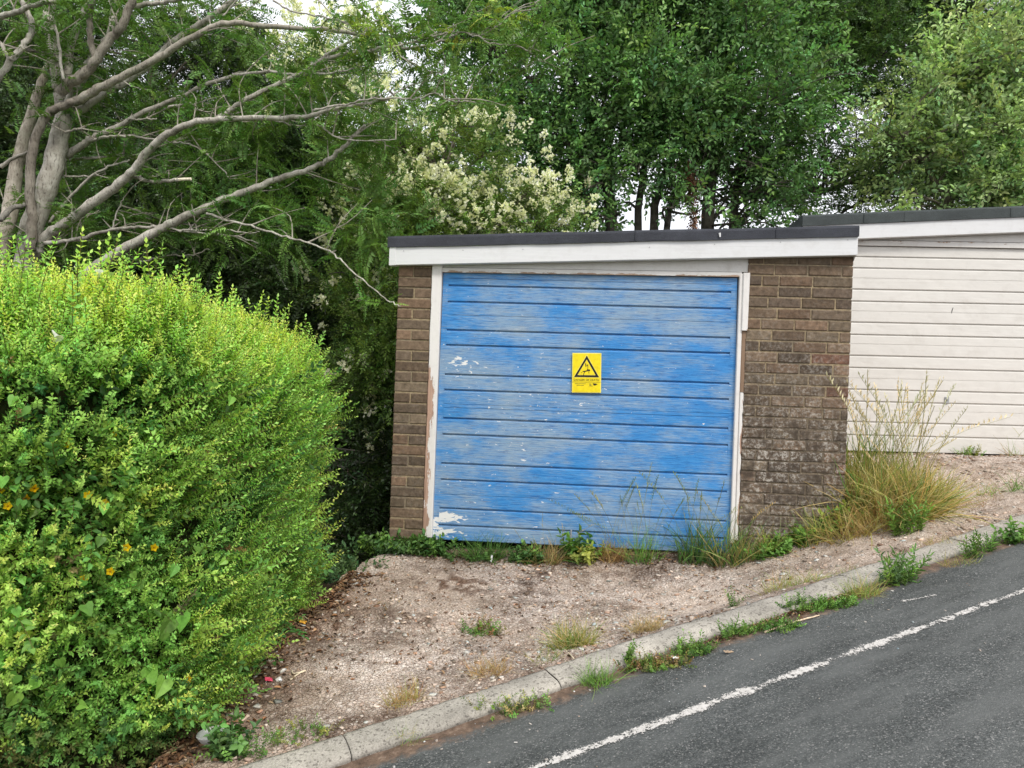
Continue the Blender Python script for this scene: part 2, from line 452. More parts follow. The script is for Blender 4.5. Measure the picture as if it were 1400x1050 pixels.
def np_mesh(name, V, Q, C, mat, parent=None, smooth=False):
    me = bpy.data.meshes.new(name)
    nv, nq = len(V), len(Q)
    me.vertices.add(nv); me.vertices.foreach_set('co', np.ascontiguousarray(V, dtype=np.float32).ravel())
    me.loops.add(nq * 4); me.loops.foreach_set('vertex_index', np.ascontiguousarray(Q, dtype=np.int32).ravel())
    me.polygons.add(nq); me.polygons.foreach_set('loop_start', np.arange(0, nq * 4, 4, dtype=np.int32))
    if smooth: me.polygons.foreach_set('use_smooth', np.ones(nq, dtype=bool))
    a_ = me.color_attributes.new('Col', 'FLOAT_COLOR', 'POINT')
    CC = np.ones((nv, 4), dtype=np.float32); CC[:, :3] = C
    a_.data.foreach_set('color', CC.ravel())
    me.update(calc_edges=True); me.validate()
    return link(name, me, mat, parent)

# ------------------------------------------------------------------ world and sun
w = bpy.data.worlds.new('World'); SC.world = w; w.use_nodes = True
nt = w.node_tree; nt.nodes.clear()
SUN_EL, SUN_AZ = rad(50), rad(155)          # azimuth clockwise from +Y: high, behind the camera to the right
sky = nt.nodes.new('ShaderNodeTexSky'); sky.sky_type = 'NISHITA'; sky.sun_disc = False
sky.sun_elevation = SUN_EL; sky.sun_rotation = SUN_AZ; sky.air_density = 1.0; sky.dust_density = 3.0; sky.ozone_density = 1.0
tc = nt.nodes.new('ShaderNodeTexCoord')
nz = nt.nodes.new('ShaderNodeTexNoise'); nz.inputs['Scale'].default_value = 2.5; nz.inputs['Detail'].default_value = 6
nt.links.new(tc.outputs['Generated'], nz.inputs['Vector'])
rp = nt.nodes.new('ShaderNodeValToRGB'); nt.links.new(nz.outputs[0], rp.inputs[0])
rp.color_ramp.elements[0].position = .25; rp.color_ramp.elements[0].color = (11.5, 11.8, 12.6, 1)
rp.color_ramp.elements[1].position = .75; rp.color_ramp.elements[1].color = (14.5, 14.6, 15.0, 1)
mx = nt.nodes.new('ShaderNodeMix'); mx.data_type = 'RGBA'; mx.inputs[0].default_value = .85
nt.links.new(sky.outputs[0], mx.inputs[6]); nt.links.new(rp.outputs[0], mx.inputs[7])
bg = nt.nodes.new('ShaderNodeBackground'); bg.inputs[1].default_value = .112
nt.links.new(mx.outputs[2], bg.inputs[0])
wo = nt.nodes.new('ShaderNodeOutputWorld'); nt.links.new(bg.outputs[0], wo.inputs[0])
sd = bpy.data.lights.new('sun', 'SUN'); sd.energy = 2.3; sd.angle = rad(14); sd.color = (1, .96, .89)
so = bpy.data.objects.new('sun', sd); COL.objects.link(so)
sdir = Vector((math.sin(SUN_AZ) * math.cos(SUN_EL), math.cos(SUN_AZ) * math.cos(SUN_EL), math.sin(SUN_EL)))
so.rotation_euler = sdir.to_track_quat('Z', 'Y').to_euler()
so.location = sdir * 30
SC.view_settings.view_transform = 'Standard'; SC.view_settings.look = 'None'
SC.view_settings.exposure = 0; SC.view_settings.gamma = 1
# ================================================================== SETTING
# ground: one sheet out to the horizon, falling away behind the garages
def zground(x, y):
    u, v = uv(x, y)
    u = np.clip(u, -9, 13)
    base = zroad_u(u) - .22
    back = np.clip(v - 4.3, 0, 30)
    fr = np.clip(-3.2 - v, 0, 60)
    return base - .10 * back - .02 * fr - .35 * np.clip((4.9 - np.hypot(x + .9, y - 5.9) * 4) / 5, 0, 1)
ax = np.concatenate([-np.geomspace(400, 6, 26), np.linspace(-5.5, 9, 59), np.geomspace(9.6, 400, 26)])
ay = np.concatenate([-np.geomspace(400, 5, 22), np.linspace(-4.5, 14, 75), np.geomspace(14.6, 400, 24)])
GX, GY = np.meshgrid(ax, ay, indexing='ij')
GZ = zground(GX, GY) + (fbm(GX, GY, 1.7) - .5) * .05
V = np.stack([GX.ravel(), GY.ravel(), GZ.ravel()], 1)
I = np.arange(GX.size).reshape(GX.shape)
Q = np.stack([I[:-1, :-1], I[1:, :-1], I[1:, 1:], I[:-1, 1:]], -1).reshape(-1, 4)
struct(np_mesh('ground', V, Q, np.ones((len(V), 3)), M['soil'], smooth=True))

# road: local x along the road, local y across it
def road_sheet(name, us, vs, lift, mat, colfn=None, thick=0):
    U, W = np.meshgrid(us, vs, indexing='ij')
    Uc = np.clip(U, -9, 13)
    Z = zroad_u(Uc) + lift
    V = np.stack([U.ravel(), W.ravel(), Z.ravel()], 1)
    I = np.arange(U.size).reshape(U.shape)
    Q = np.stack([I[:-1, :-1], I[1:, :-1], I[1:, 1:], I[:-1, 1:]], -1).reshape(-1, 4)
    C = np.ones((len(V), 3))
    if colfn is not None: C[:] = colfn(U, W).ravel()[:, None]
    o = np_mesh(name, V, Q, C, mat, smooth=True)
    o.rotation_euler = (0, 0, rad(25))
    return struct(o)
us = np.concatenate([np.linspace(-60, -10, 8), np.linspace(-9, 13, 45), np.linspace(14, 60, 8)])
road_sheet('road', us, np.linspace(VK - 5.6, VK + .02, 20), 0.0, M['asphalt'])
# faded edge line, with one fat blob of fresh paint, and a short stray dash
lu = np.linspace(-3.0, 8.0, 700); lv = np.linspace(-.052, .052, 9)
bu, bv = uv(*road_pt(1012, 945)[:2])
def lcol(U, W):
    e = np.clip(1 - (np.abs(W) / (.023 + .012 * (fbm(U, W * 0 + 3, 14) - .5) + .010 * np.exp(-((U - bu) / .06) ** 2))) ** 2, -1, 1)
    wear = fbm(U, W * 2 + 40, 5) - .5
    return .485 + .16 * (np.clip(e, -1.6, 1) - .2) + .30 * wear + .15 * np.exp(-((U - bu) / .08) ** 2) * np.clip(e + .3, 0, 1)
pa = road_pt(752, 1043); pb = road_pt(1395, 810)
va, vb = uv(pa.x, pa.y), uv(pb.x, pb.y)
lineV = lambda u: va[1] + (vb[1] - va[1]) * (u - va[0]) / (vb[0] - va[0])
o = road_sheet('road_marking', lu, lv, .004, M['roadpaint'], lcol)
co = np.empty(len(o.data.vertices) * 3, dtype=np.float32); o.data.vertices.foreach_get('co', co); co = co.reshape(-1, 3)
co[:, 1] += lineV(co[:, 0]); o.data.vertices.foreach_set('co', co.ravel())
q0 = road_pt(1233, 823); q1 = road_pt(1279, 814)
a0, a1 = uv(q0.x, q0.y), uv(q1.x, q1.y)
o = road_sheet('road_marking', np.linspace(a0[0], a1[0], 40), np.linspace(-.018, .018, 7), .004, M['roadpaint'],
               lambda U, W: .60 - .25 * (np.abs(W) / .017) ** 2 - .1 * np.abs((U - (a0[0] + a1[0]) / 2) / (a1[0] - a0[0])))
co = np.empty(len(o.data.vertices) * 3, dtype=np.float32); o.data.vertices.foreach_get('co', co); co = co.reshape(-1, 3)
co[:, 1] += a0[1] + (a1[1] - a0[1]) * (co[:, 0] - a0[0]) / (a1[0] - a0[0]); o.data.vertices.foreach_set('co', co.ravel())

# kerb stones in a line, worn and slightly out of true
prof = [(-.002, -.06), (-.002, .004), (.004, .014), (.014, .023), (.034, .030), (.065, .034), (.11, .036), (.145, .036), (.167, .031), (.170, -.05)]
KV, KQ, KC = [], [], []
u0 = -7.4
joint = uv(*road_pt(770, 945)[:2])[0]
u0 = joint - 9 * .915
while u0 < 13:
    L = .912
    jy, jz, tl = random.uniform(-.006, .006), random.uniform(-.005, .004), random.uniform(-.004, .004)
    sh = random.uniform(.88, 1.08)
    us_ = np.concatenate([[0, .003], np.linspace(.02, L - .02, 38), [L - .003, L]])
    base = len(KV)
    for k, uu in enumerate(us_):
        endk = .003 if k in (0, len(us_) - 1) else 0
        for (pv, pz) in prof:
            nz_ = (fbm(np.array([u0 + uu]), np.array([pv * 3 + pz * 3]), 9)[0] - .5) * .020 + (fbm(np.array([u0 + uu]), np.array([pv + pz]), 42)[0] - .5) * .011
            uu2 = u0 + uu
            vv = VK + pv + jy + tl * (uu / L - .5) + (nz_ if pv < .03 else 0) + (endk if pv < .05 else 0)
            zz = zroad_u(min(max(uu2, -9), 13)) + pz + jz - endk + (nz_ * .6 if pz > .02 else 0)
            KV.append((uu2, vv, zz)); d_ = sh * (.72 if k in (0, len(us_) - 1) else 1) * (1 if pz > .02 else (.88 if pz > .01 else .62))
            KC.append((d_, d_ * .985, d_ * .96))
    np_ = len(prof)
    for k in range(len(us_) - 1):
        for j in range(np_ - 1):
            a = base + k * np_ + j
            KQ.append((a, a + np_, a + np_ + 1, a + 1))
    u0 += .915
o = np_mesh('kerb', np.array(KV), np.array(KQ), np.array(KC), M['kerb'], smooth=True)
o.rotation_euler = (0, 0, rad(25)); struct(o)

# driveway apron and the second drive: broken exposed-aggregate concrete
G0 = .022
gx = np.arange(-1.75, 6.6, G0); gy = np.arange(2.3, 7.5, G0)
DX, DY = np.meshgrid(gx, gy, indexing='ij')
DZ = zdrive(DX, DY)
n_a = fbm(DX, DY, 3.2); n_b = fbm(DX, DY, 15, 3); n_c = fbm(DX + 9, DY, 40, 2)
DZ = DZ + (n_a - .5) * .05 + (n_b - .5) * .020 + (n_c - .5) * .012
# hollow line and lifted slab edge across the apron
cx = drive_pt(480, 858); ex = drive_pt(690, 858)
tt = np.clip((DX - cx.x) / (ex.x - cx.x), -.2, 1.1)
ly = cx.y + (ex.y - cx.y) * tt + (n_b - .5) * .05
m_ = (DX > cx.x - .2) & (DX < ex.x + .15)
DZ = DZ + np.where(m_, np.where(DY < ly, -.014, .004) * np.exp(-np.abs(DY - ly) / .22), 0)
DU, DV = uv(DX, DY)
el = [drive_pt(*p) for p in ((190, 1050), (262, 970), (352, 876), (438, 808), (484, 768), (505, 757), (545, 752))]
ely = np.array([p.y for p in el]); elx = np.array([p.x for p in el])
left = np.interp(DY, ely, elx) + (fbm(DX, DY, 7) - .5) * .09
fy1 = (F1.o.y + np.tan(-ALPHA) * (DX - F1.o.x)) + .12
fy2 = (F2.o.y + np.tan(-ALPHA) * (DX - F2.o.x)) + .12
rightx = F1.world(F1.loc(1163, 600)[0] + .02, 0, 0).x
fy = np.where(DX < rightx, fy1, fy2)
inside = (DV > VK + .12) & (DX > left) & (DY < fy)
DZ = np.where(DV < VK + .20, np.minimum(DZ, zroad_u(DU) + .030), DZ)
edge = np.clip((DX - left) / .10, 0, 1)
DZ = DZ - .06 * (1 - edge) ** 2
cm = inside[:-1, :-1] & inside[1:, :-1] & inside[1:, 1:] & inside[:-1, 1:]
I = np.arange(DX.size).reshape(DX.shape)
Q = np.stack([I[:-1, :-1], I[1:, :-1], I[1:, 1:], I[:-1, 1:]], -1)[cm]
C = np.ones((DX.size, 3))
soilm = np.clip(1 - (DX - left) / (.50 + .35 * (fbm(DX, DY, 4) - .35)), 0, 1) * np.clip((DV - VK - .25) / .2, 0, 1) * np.clip((5.0 - DY) / .5, 0, 1)
kerbm = np.clip(1 - (DV - VK - KW) / (.10 + .22 * (fbm(DX + 3, DY, 5) - .4)), 0, 1) * .5
wallm = np.clip(1 - (fy - .12 - DY) / (.10 + .1 * fbm(DX + 3, DY, 5)), 0, 1) * .75
mm = np.maximum(np.maximum(soilm * 1.3, kerbm), wallm).ravel()[:, None]; mm = np.clip(mm * (0.55 + .9 * n_b.ravel()[:, None]), 0, 1)
C = C * (1 - mm) + np.array([.32, .22, .15]) * mm
for (px_, py_, r_, am) in ((620, 800, .38, .75), (740, 792, .30, .6), (600, 935, .24, .6), (560, 846, .16, .8), (480, 862, .26, .75), (650, 868, .18, .6), (700, 850, .3, .45), (860, 790, .3, .35)):
    q_ = drive_pt(px_, py_)
    k_ = np.exp(-((DX - q_.x) ** 2 + ((DY - q_.y) * 1.6) ** 2) / r_ ** 2) * min(1, am * 1.25) * np.clip((n_c * .45 + n_b * .75 - .53) * 6, 0, 1)
    k_ = k_.ravel()[:, None]; C = C * (1 - k_) + np.array([.20, .125, .085]) * k_
for (px_, py_, r_, am) in ((520, 900, .3, .30), (950, 830, .4, .22), (470, 960, .3, .25), (640, 850, .22, .22)):
    q_ = drive_pt(px_, py_); k_ = (np.exp(-((DX - q_.x) ** 2 + ((DY - q_.y) * 1.4) ** 2) / r_ ** 2) * am).ravel()[:, None]; C = C * (1 + k_)
hol = np.clip((.47 - n_b) * 4, 0, 1).ravel()[:, None] * .45
C = C * (1 - hol) + np.array([.5, .40, .33]) * hol
used = np.unique(Q); mp_ = -np.ones(DX.size, int); mp_[used] = np.arange(len(used))
VD = np.stack([DX.ravel(), DY.ravel(), DZ.ravel()], 1)[used]
struct(np_mesh('driveway', VD, mp_[Q], C[used], M['drive'], smooth=True))

# ================================================================== GARAGES
BR = [(.178, .125, .085), (.142, .105, .074), (.205, .136, .090), (.125, .092, .067), (.195, .148, .102), (.162, .115, .078)]
def brick_run(mb, x0, x1, z0, z1, y, mode, ztop=None, reds=()):
    r = 0; z = z0
    while z < z1 - .02:
        za, zb = z + .005, z + .070
        if mode == 'pier':
            cuts = [x0, x1] if r % 2 else [x0, x0 + (x1 - x0) * (.47 + random.uniform(-.03, .03)), x1]
        else:
            cuts = [x0]; xx = x0 + [.115, .215, .16, .225, .1, .19][r % 6] - random.uniform(0, .02)
            while xx < x1 - .045:
                cuts.append(xx); xx += .225 if random.random() < .8 else .115
            cuts.append(x1)
        for k, (a, b) in enumerate(zip(cuts, cuts[1:])):
            a_ = a + (.005 if k else 0); b_ = b - (.005 if k < len(cuts) - 2 else 0)
            c = list(random.choice(BR)); f = random.uniform(.72, 1.22); c = [q * f for q in c]
            if (r, 'last') in reds and k == len(cuts) - 2: c = [.19, .10, .068]
            j = random.uniform(-.0035, .003); tz = random.uniform(-.002, .002); e = .005
            yf = y + j; yb = y + .03
            jj = lambda: random.uniform(-.0018, .0018)
            ztl = zb + tz; ztr = zb - tz * .5
            if ztop is not None:
                m_top = ztop(a_) ; ztl = min(ztl, ztop(a_)); ztr = min(ztr, ztop(b_))
                if ztl - za < .012 or ztr - za < .012: continue
            F = [(a_ + e + jj(), yf, za + e + jj()), (b_ - e + jj(), yf, za + e + jj()), (b_ - e + jj(), yf, ztr - e + jj()), (a_ + e + jj(), yf, ztl - e + jj())]
            S = [(a_, yf + e, za), (b_, yf + e, za), (b_, yf + e, ztr), (a_, yf + e, ztl)]
            Bk = [(a_, yb, za), (b_, yb, za), (b_, yb, ztr), (a_, yb, ztl)]
            i = mb.pts(F + S + Bk, c)
            mb.face((i, i + 1, i + 2, i + 3))
            for q in range(4):
                p = (q + 1) % 4
                mb.face((i + 4 + q, i + 4 + p, i + p, i + q)); mb.face((i + 8 + q, i + 8 + p, i + 4 + p, i + 4 + q))
        z += .0753; r += 1

def planks(fac, TL, TR, BL, BR_, stile, zl, faint, mat, root, y, tone, stile_tone=1.0, part='door'):
    """an up-and-over door of lapped boards between two stiles; zl = groove fractions from the top"""
    (xa, za), (xb, zb), (xc, zc), (xd, zd) = TL, TR, BL, BR_
    def pt(s, f, yy):
        xt = xa + (xb - xa) * s; xl = xc + (xd - xc) * s
        zt = za + (zb - za) * s; zlw = zc + (zd - zc) * s
        return (xt + (xl - xt) * f, y + yy, zt + (zlw - zt) * f)
    H = za - zc
    W = xb - xa
    mb = MB()
    rows = []      # (fraction, depth, tone)
    edges = [0.0] + list(zl) + [1.0]
    for k, (a, b) in enumerate(zip(edges, edges[1:])):
        tn = tone + random.uniform(-.10, .10)
        g = .0092 / H
        rows += [(a + (g * .9 if k else 0), .011 if k else .0, tn), (a + g * (1.35 if k else .1), -.001, tn), (a + g * 2.2, -.0035, tn)]
        for f in faint:
            if a + .01 < f < b - .01:
                rows += [(f - .0016 / H, -.0042, tn), (f - .0006 / H, -.0005, tn), (f + .0008 / H, -.0005, tn), (f + .0018 / H, -.0042, tn)]
        f0_, f1_ = a + g * 2.2, b - g * .5
        rows += [(f0_ + (f1_ - f0_) * q / 5, -.0035 - .0025 * q / 5, tn) for q in (1, 2, 3, 4)]
        rows.sort(key=lambda r_: r_[0])
        rows += [(b - g * .5, -.006, tn), (b - g * .12, -.0045, tn), (b, .011, tn)]
    NX = 60
    s0, s1 = stile / W, 1 - stile / W
    grid = []
    for (f, d, tn) in rows:
        row = []
        for q in range(NX + 1):
            s = s0 + (s1 - s0) * q / NX
            wob = (fbm(np.array([s * 5.0]), np.array([f * 7.0]), 2)[0] - .5) * .006 + (fbm(np.array([s * 40.0]), np.array([f * 90.0]), 1)[0] - .5) * .0016
            # more chipping in the lower left corner and a patch at mid left
            ch = .10 * math.exp(-((s - .05) / .06) ** 2 - ((f - .35) / .03) ** 2) + .42 * math.exp(-((s - .04) / .055) ** 2 - ((f - .915) / .018) ** 2) + .40 * math.exp(-((s - .02) / .06) ** 2 - ((f - .972) / .016) ** 2) \
                + .05 * math.exp(-((f - .5) / .05) ** 2 - ((s - .42) / .12) ** 2) - .02 * (s > .6) - .03 * (f < .2) + (.07 if abs(f - .335) < .022 and .05 < s < .14 else 0)
            p = pt(s, f, d + wob)
            row.append(mb.pts([p], (ch, ch, ch)))
        grid.append(row)
    for r0, r1 in zip(grid, grid[1:]):
        for q in range(NX):
            mb.face((r0[q], r1[q], r1[q + 1], r0[q + 1]))
    door = mb.build(part, mat, root, smooth=False)
    for (sa, sb) in ((0, s0), (s1, 1)):
        st = MB()
        nseg = 24
        for k in range(nseg):
            f0, f1 = k / nseg, (k + 1) / nseg
            ch0 = .22 * (sa == 0) * (abs(f0 - .93) < .05)
            st.quad([pt(sa, f0, -.004), pt(sa, f1, -.004), pt(sb, f1, -.004), pt(sb, f0, -.004)], ch0)
        st.quad([pt(sa, 0, -.004), pt(sa, 0, .03), pt(sa, 1, .03), pt(sa, 1, -.004)], 0); st.quad([pt(sb, 0, -.004), pt(sb, 1, -.004), pt(sb, 1, .03), pt(sb, 0, .03)], 0)
        st.build('door_stile', mat, door)
    bk = MB(); bk.hexa([pt(0, 1, .014), pt(1, 1, .014), pt(1, 1, .03), pt(0, 1, .03), pt(0, 0, .014), pt(1, 0, .014), pt(1, 0, .03), pt(0, 0, .03)])
    bk.build('door_backing', M['rubber'], door)
    return door, pt

def slope_board(root, name, mat, F, tl, tr, thick, y0, y1, bevel=.004, parent=None, col=(0, 0, 0)):
    """a board whose front face (at local y0) has top edge tl->tr and the given height"""
    mb = MB()
    (xa, za), (xb, zb) = tl, tr
    N = 12
    for k in range(N):
        pass
    mb.hexa([(xa, y0, za - thick), (xb, y0, zb - thick), (xb, y1, zb - thick), (xa, y1, za - thick), (xa, y0, za), (xb, y0, zb), (xb, y1, zb), (xa, y1, za)], col)
    return mb.build(name, mat, parent or root, bevel=bevel)

# ---------------- the blue garage
g1 = empty('garage', F1.o, -ALPHA)
tag(g1, 'flat-roofed brick garage with a flaking blue boarded door, low on the slope', 'garage')
DEP = 5.0
xl0 = F1.loc(538, 560)[0]; xr1 = F1.loc(1159.5, 560)[0]
xl1 = F1.loc(583.5, 560)[0]; xr0 = F1.loc(1016, 560)[0]
FA = -.065                                                     # fascia stands proud of the wall
ftl = F1.loc(533, 338, FA); ftr = F1.loc(1173.5, 323, FA); fbl = F1.loc(533, 362.5, FA)
fth = ftl[1] - fbl[1]
fz = lambda x: ftl[1] + (ftr[1] - ftl[1]) * (x - ftl[0]) / (ftr[0] - ftl[0])
walls = empty('wall'); walls.parent = g1
mb = MB(); brick_run(mb, xl0, xl1, -.18, fz(xl0), 0.0, 'pier', ztop=lambda x: fz(x) - .02)
mb.build('brickwork', M['brick'], walls)
mb = MB(); brick_run(mb, xr0, xr1, -.18, fz(xr1), 0.0, 'run', ztop=lambda x: fz(x) - .02, reds={(11, 'last'), (18, 'last'), (21, 'last')})
mb.build('brickwork', M['brick'], walls)
mb = MB()
for (a, b) in ((xl0, xl1), (xr0, xr1)):
    mb.hexa([(a + .004, .0065, -.4), (b - .004, .0065, -.4), (b - .004, .10, -.4), (a + .004, .10, -.4), (a + .004, .0065, fz(a) - .04), (b - .004, .0065, fz(b) - .04), (b - .004, .10, fz(b) - .04), (a + .004, .10, fz(a) - .04)]); mb.build('mortar', M['mortar'], walls); mb = MB()
mb = MB()
mb.hexa([(xl0 + .002, .10, -.6), (xl0 + .115, .10, -.6), (xl0 + .115, DEP, -.6), (xl0 + .002, DEP, -.6), (xl0 + .002, .10, fz(xl0) - .04), (xl0 + .115, .10, fz(xl0) - .04), (xl0 + .115, DEP, fz(xl0) - .04), (xl0 + .002, DEP, fz(xl0) - .04)])
mb.hexa([(xr1 - .115, .10, -.6), (xr1 - .002, .10, -.6), (xr1 - .002, DEP, -.6), (xr1 - .115, DEP, -.6), (xr1 - .115, .10, fz(xr1) - .04), (xr1 - .002, .10, fz(xr1) - .04), (xr1 - .002, DEP, fz(xr1) - .04), (xr1 - .115, DEP, fz(xr1) - .04)])
mb.hexa([(xl0 + .115, DEP - .115, -.6), (xr1 - .115, DEP - .115, -.6), (xr1 - .115, DEP - .002, -.6), (xl0 + .115, DEP - .002, -.6), (xl0 + .115, DEP - .115, fz(xl0) - .05), (xr1 - .115, DEP - .115, fz(xr1) - .05), (xr1 - .115, DEP - .002, fz(xr1) - .05), (xl0 + .115, DEP - .002, fz(xl0) - .05)])
mb.build('side_wall', M['side_brick'], walls)
mb = MB(); mb.box(xl0 + .116, xr1 - .116, .3, DEP - .12, -.3, -.05); mb.build('floor_slab', M['dark_inside'], walls)
# fascia in a plastic board, with end caps, screws and return
fas = slope_board(g1, 'fascia', M['fascia'], F1, ftl, ftr, fth, FA, -.004, .004)
ecx = F1.loc(541, 350, FA)[0]
mb = MB(); mb.hexa([(ftl[0] - .002, FA - .004, ftl[1] - fth - .002), (ecx, FA - .004, fz(ecx) - fth - .002), (ecx, -.002, fz(ecx) - fth - .002), (ftl[0] - .002, -.002, ftl[1] - fth - .002), (ftl[0] - .002, FA - .004, ftl[1] + .001), (ecx, FA - .004, fz(ecx) + .001), (ecx, -.002, fz(ecx) + .001), (ftl[0] - .002, -.002, ftl[1] + .001)])
mb.build('end_cap', M['fascia'], fas, bevel=.002)
mb = MB(); xe = ftr[0]
mb.hexa([(xe - .006, FA + .01, fz(xe) - fth + .004), (xe + .001, FA + .01, fz(xe) - fth + .004), (xe + .001, .35, fz(xe) - fth - .028), (xe - .05, .35, fz(xe) - fth - .028), (xe - .006, FA + .01, fz(xe)), (xe + .001, FA + .01, fz(xe)), (xe + .001, .35, fz(xe)), (xe - .05, .35, fz(xe))])
mb.build('fascia_return', M['fascia'], fas)
mb = MB(); mb.hexa([(xr1 + .002, .004, fz(xe) - fth - .03), (xe - .008, FA + .012, fz(xe) - fth - .002), (xe - .008, .3, fz(xe) - fth - .002), (xr1 + .002, .3, fz(xe) - fth - .03), (xr1 + .002, .004, fz(xe) - .02), (xe - .008, FA + .012, fz(xe) - .02), (xe - .008, .3, fz(xe) - .02), (xr1 + .002, .3, fz(xe) - .02)])
mb.build('soffit', M['fascia'], fas)
scr0 = None
for px, py in ((552, 343), (633, 342), (715, 341), (888, 338), (977, 334), (1067, 331), (1159, 328)):
    x, z = F1.loc(px, py, FA)
    if scr0 is None:
        mb = MB(); mb.tube([(0, 0, 0), (0, -.002, 0)], [.0042, .0038], 10)
        scr0 = mb.build('screw', M['screw'], fas); o = scr0
    else:
        o = scr0.copy(); COL.objects.link(o); o.parent = fas
    o.location = (x, FA - .0002, z)
# felt roof: deck, upstand strip with a slightly wavy edge
mb = MB()
rtl = F1.loc(530, 322, FA - .02); rtr = F1.loc(1175.5, 307.5, FA - .02)
NS = 60; ro = []
for k in range(NS + 1):
    s = k / NS; x = rtl[0] + (rtr[0] - rtl[0]) * s
    zt = rtl[1] + (rtr[1] - rtl[1]) * s + (fbm(np.array([s * 9]), np.array([1.0]), 1)[0] - .5) * .010
    zb = fz(x) - .003 + (fbm(np.array([s * 14]), np.array([5.0]), 1)[0] - .5) * .009
    yy = FA - .016 + (fbm(np.array([s * 11]), np.array([8.0]), 1)[0] - .5) * .010
    drop = .012 if k in (0, NS) else 0
    ro.append(mb.pts([(x, FA + .004, zb + .002), (x, yy, zb), (x, yy - .002, zt - .02), (x, yy + .004, zt - .005), (x, yy + .018, zt - drop * .3), (x, .6, zt - .012), (x, DEP + .08, zt - .03), (x, DEP + .08, zt - .10)]))
for a, b in zip(ro, ro[1:]):
    for j in range(7): mb.face((a + j, b + j, b + j + 1, a + j + 1))
mb.face([ro[0] + j for j in range(8)]); mb.face([ro[-1] + 7 - j for j in range(8)])
for (pxx) in (868, 1060):
    x = F1.loc(pxx, 320, FA)[0]; zt = fz(x)
    mb.box(x - .0, x + .004, FA - .024, FA, zt + .004, zt + .07)
mb.build('roof', M['felt'], g1, smooth=False)
mb = MB()
x, z = F1.loc(984, 321, FA - .03); mb.tube([(x, FA - .0245, z + .014), (x + .004, FA - .0245, z - .014)], [.008, .005], 8); mb.build('bird_dropping', M['white_plastic'], bpy.data.objects['roof'])
# head boards: a wedge above, a thin frame member under it
fbz = lambda x: fz(x) - fth + .01
hl = F1.loc(604, 372, .03)[0]; hr = F1.loc(1025, 380, .03)[0]
zhl = F1.loc(604, 370.5, .03)[1]; zhr = F1.loc(1025, 377, .03)[1]
zml = F1.loc(604, 366, .03)[1]; zmr = F1.loc(1025, 372.5, .03)[1]
mb = MB(); N = 14
def wedge(mb, x0, x1, zb0, zb1, zt, y0, y1, cols):
    for k in range(N):
        s0, s1 = k / N, (k + 1) / N; xa, xb = x0 + (x1 - x0) * s0, x0 + (x1 - x0) * s1
        za, zb = zb0 + (zb1 - zb0) * s0, zb0 + (zb1 - zb0) * s1
        i = mb.pts([(xa, y0, za), (xb, y0, zb), (xb, y1, zb), (xa, y1, za)], cols[0])
        j = mb.pts([(xa, y0, zt(xa)), (xb, y0, zt(xb)), (xb, y1, zt(xb)), (xa, y1, zt(xa))], cols[1])
        for q in ((0, 1, 5, 4), (0, 3, 2, 1), (4, 5, 6, 7)):
            ix = [i + w if w < 4 else j + w - 4 for w in q]; mb.face(ix)
wedge(mb, hl, hr, zml, zmr, lambda x: max(fbz(x), 0), .012, .06, (.12, .0))
mb.build('head_board', M['white_board'], g1)
mb = MB(); sl = (zmr - zml) / (hr - hl)
wedge(mb, hl, F1.loc(1013, 380, .03)[0], zhl - .012, zhr - .012, lambda x: zml + sl * (x - hl) - .004, .004, .06, (.62, .12))
mb.build('door_head_frame', M['white_board'], g1)
# jambs
jl = [(F1.loc(588.5, 366)[0], F1.loc(588.5, 366)[1]), (F1.loc(605, 366)[0], 0), (F1.loc(578.5, 735)[0], F1.loc(580, 738)[1]), (F1.loc(592, 735)[0], 0)]
def jamb(name, xa_t, xb_t, xa_b, xb_b, zt, zb, y0, y1, colf, mat, ragged=0.0, parent=g1):
    mb = MB(); NN = 60
    pr = None
    for k in range(NN + 1):
        f = k / NN; z = zt + (zb - zt) * f
        rg = ragged * (fbm(np.array([f * 26]), np.array([2.2]), 1)[0] - .5)
        xa = xa_t + (xa_b - xa_t) * f; xb = xb_t + (xb_b - xb_t) * f
        if ragged > 0: xa += rg
        if ragged < 0: xb += rg
        ca, cb = colf(f)
        i = mb.pts([(xa, y0 + .004, z), (xa + .004, y0, z)], ca); mb.pts([(xb - .004, y0, z), (xb, y0 + .004, z), (xb, y1, z), (xa, y1, z)], cb)
        if pr is not None:
            for q in range(6): mb.face((pr + q, i + q, i + (q + 1) % 6, pr + (q + 1) % 6))
        else: mb.face((i + 5, i + 4, i + 3, i + 2, i + 1, i))
        pr = i
    mb.face([pr + q for q in range(6)])
    return mb.build(name, mat, parent)
zt = fbz(jl[0][0]) - .002
g = lambda f, c, w: math.exp(-((f - c) / w) ** 2)
jfr = jamb('door_frame', xl1 + .002, F1.loc(604, 380)[0], xl1 + .002, F1.loc(604, 380)[0] - .004, zt, F1.loc(580, 734)[1], -.006, .07,
     lambda f: (min(1.0, .02 + .36 * (f > .36) + .66 * g(f, .47, .07) + .50 * g(f, .60, .08) + .55 * g(f, .80, .09) + .5 * g(f, .95, .06)), min(.5, .02 + .28 * g(f, .47, .08) + .2 * g(f, .8, .2))), M['jamb'], ragged=.008)
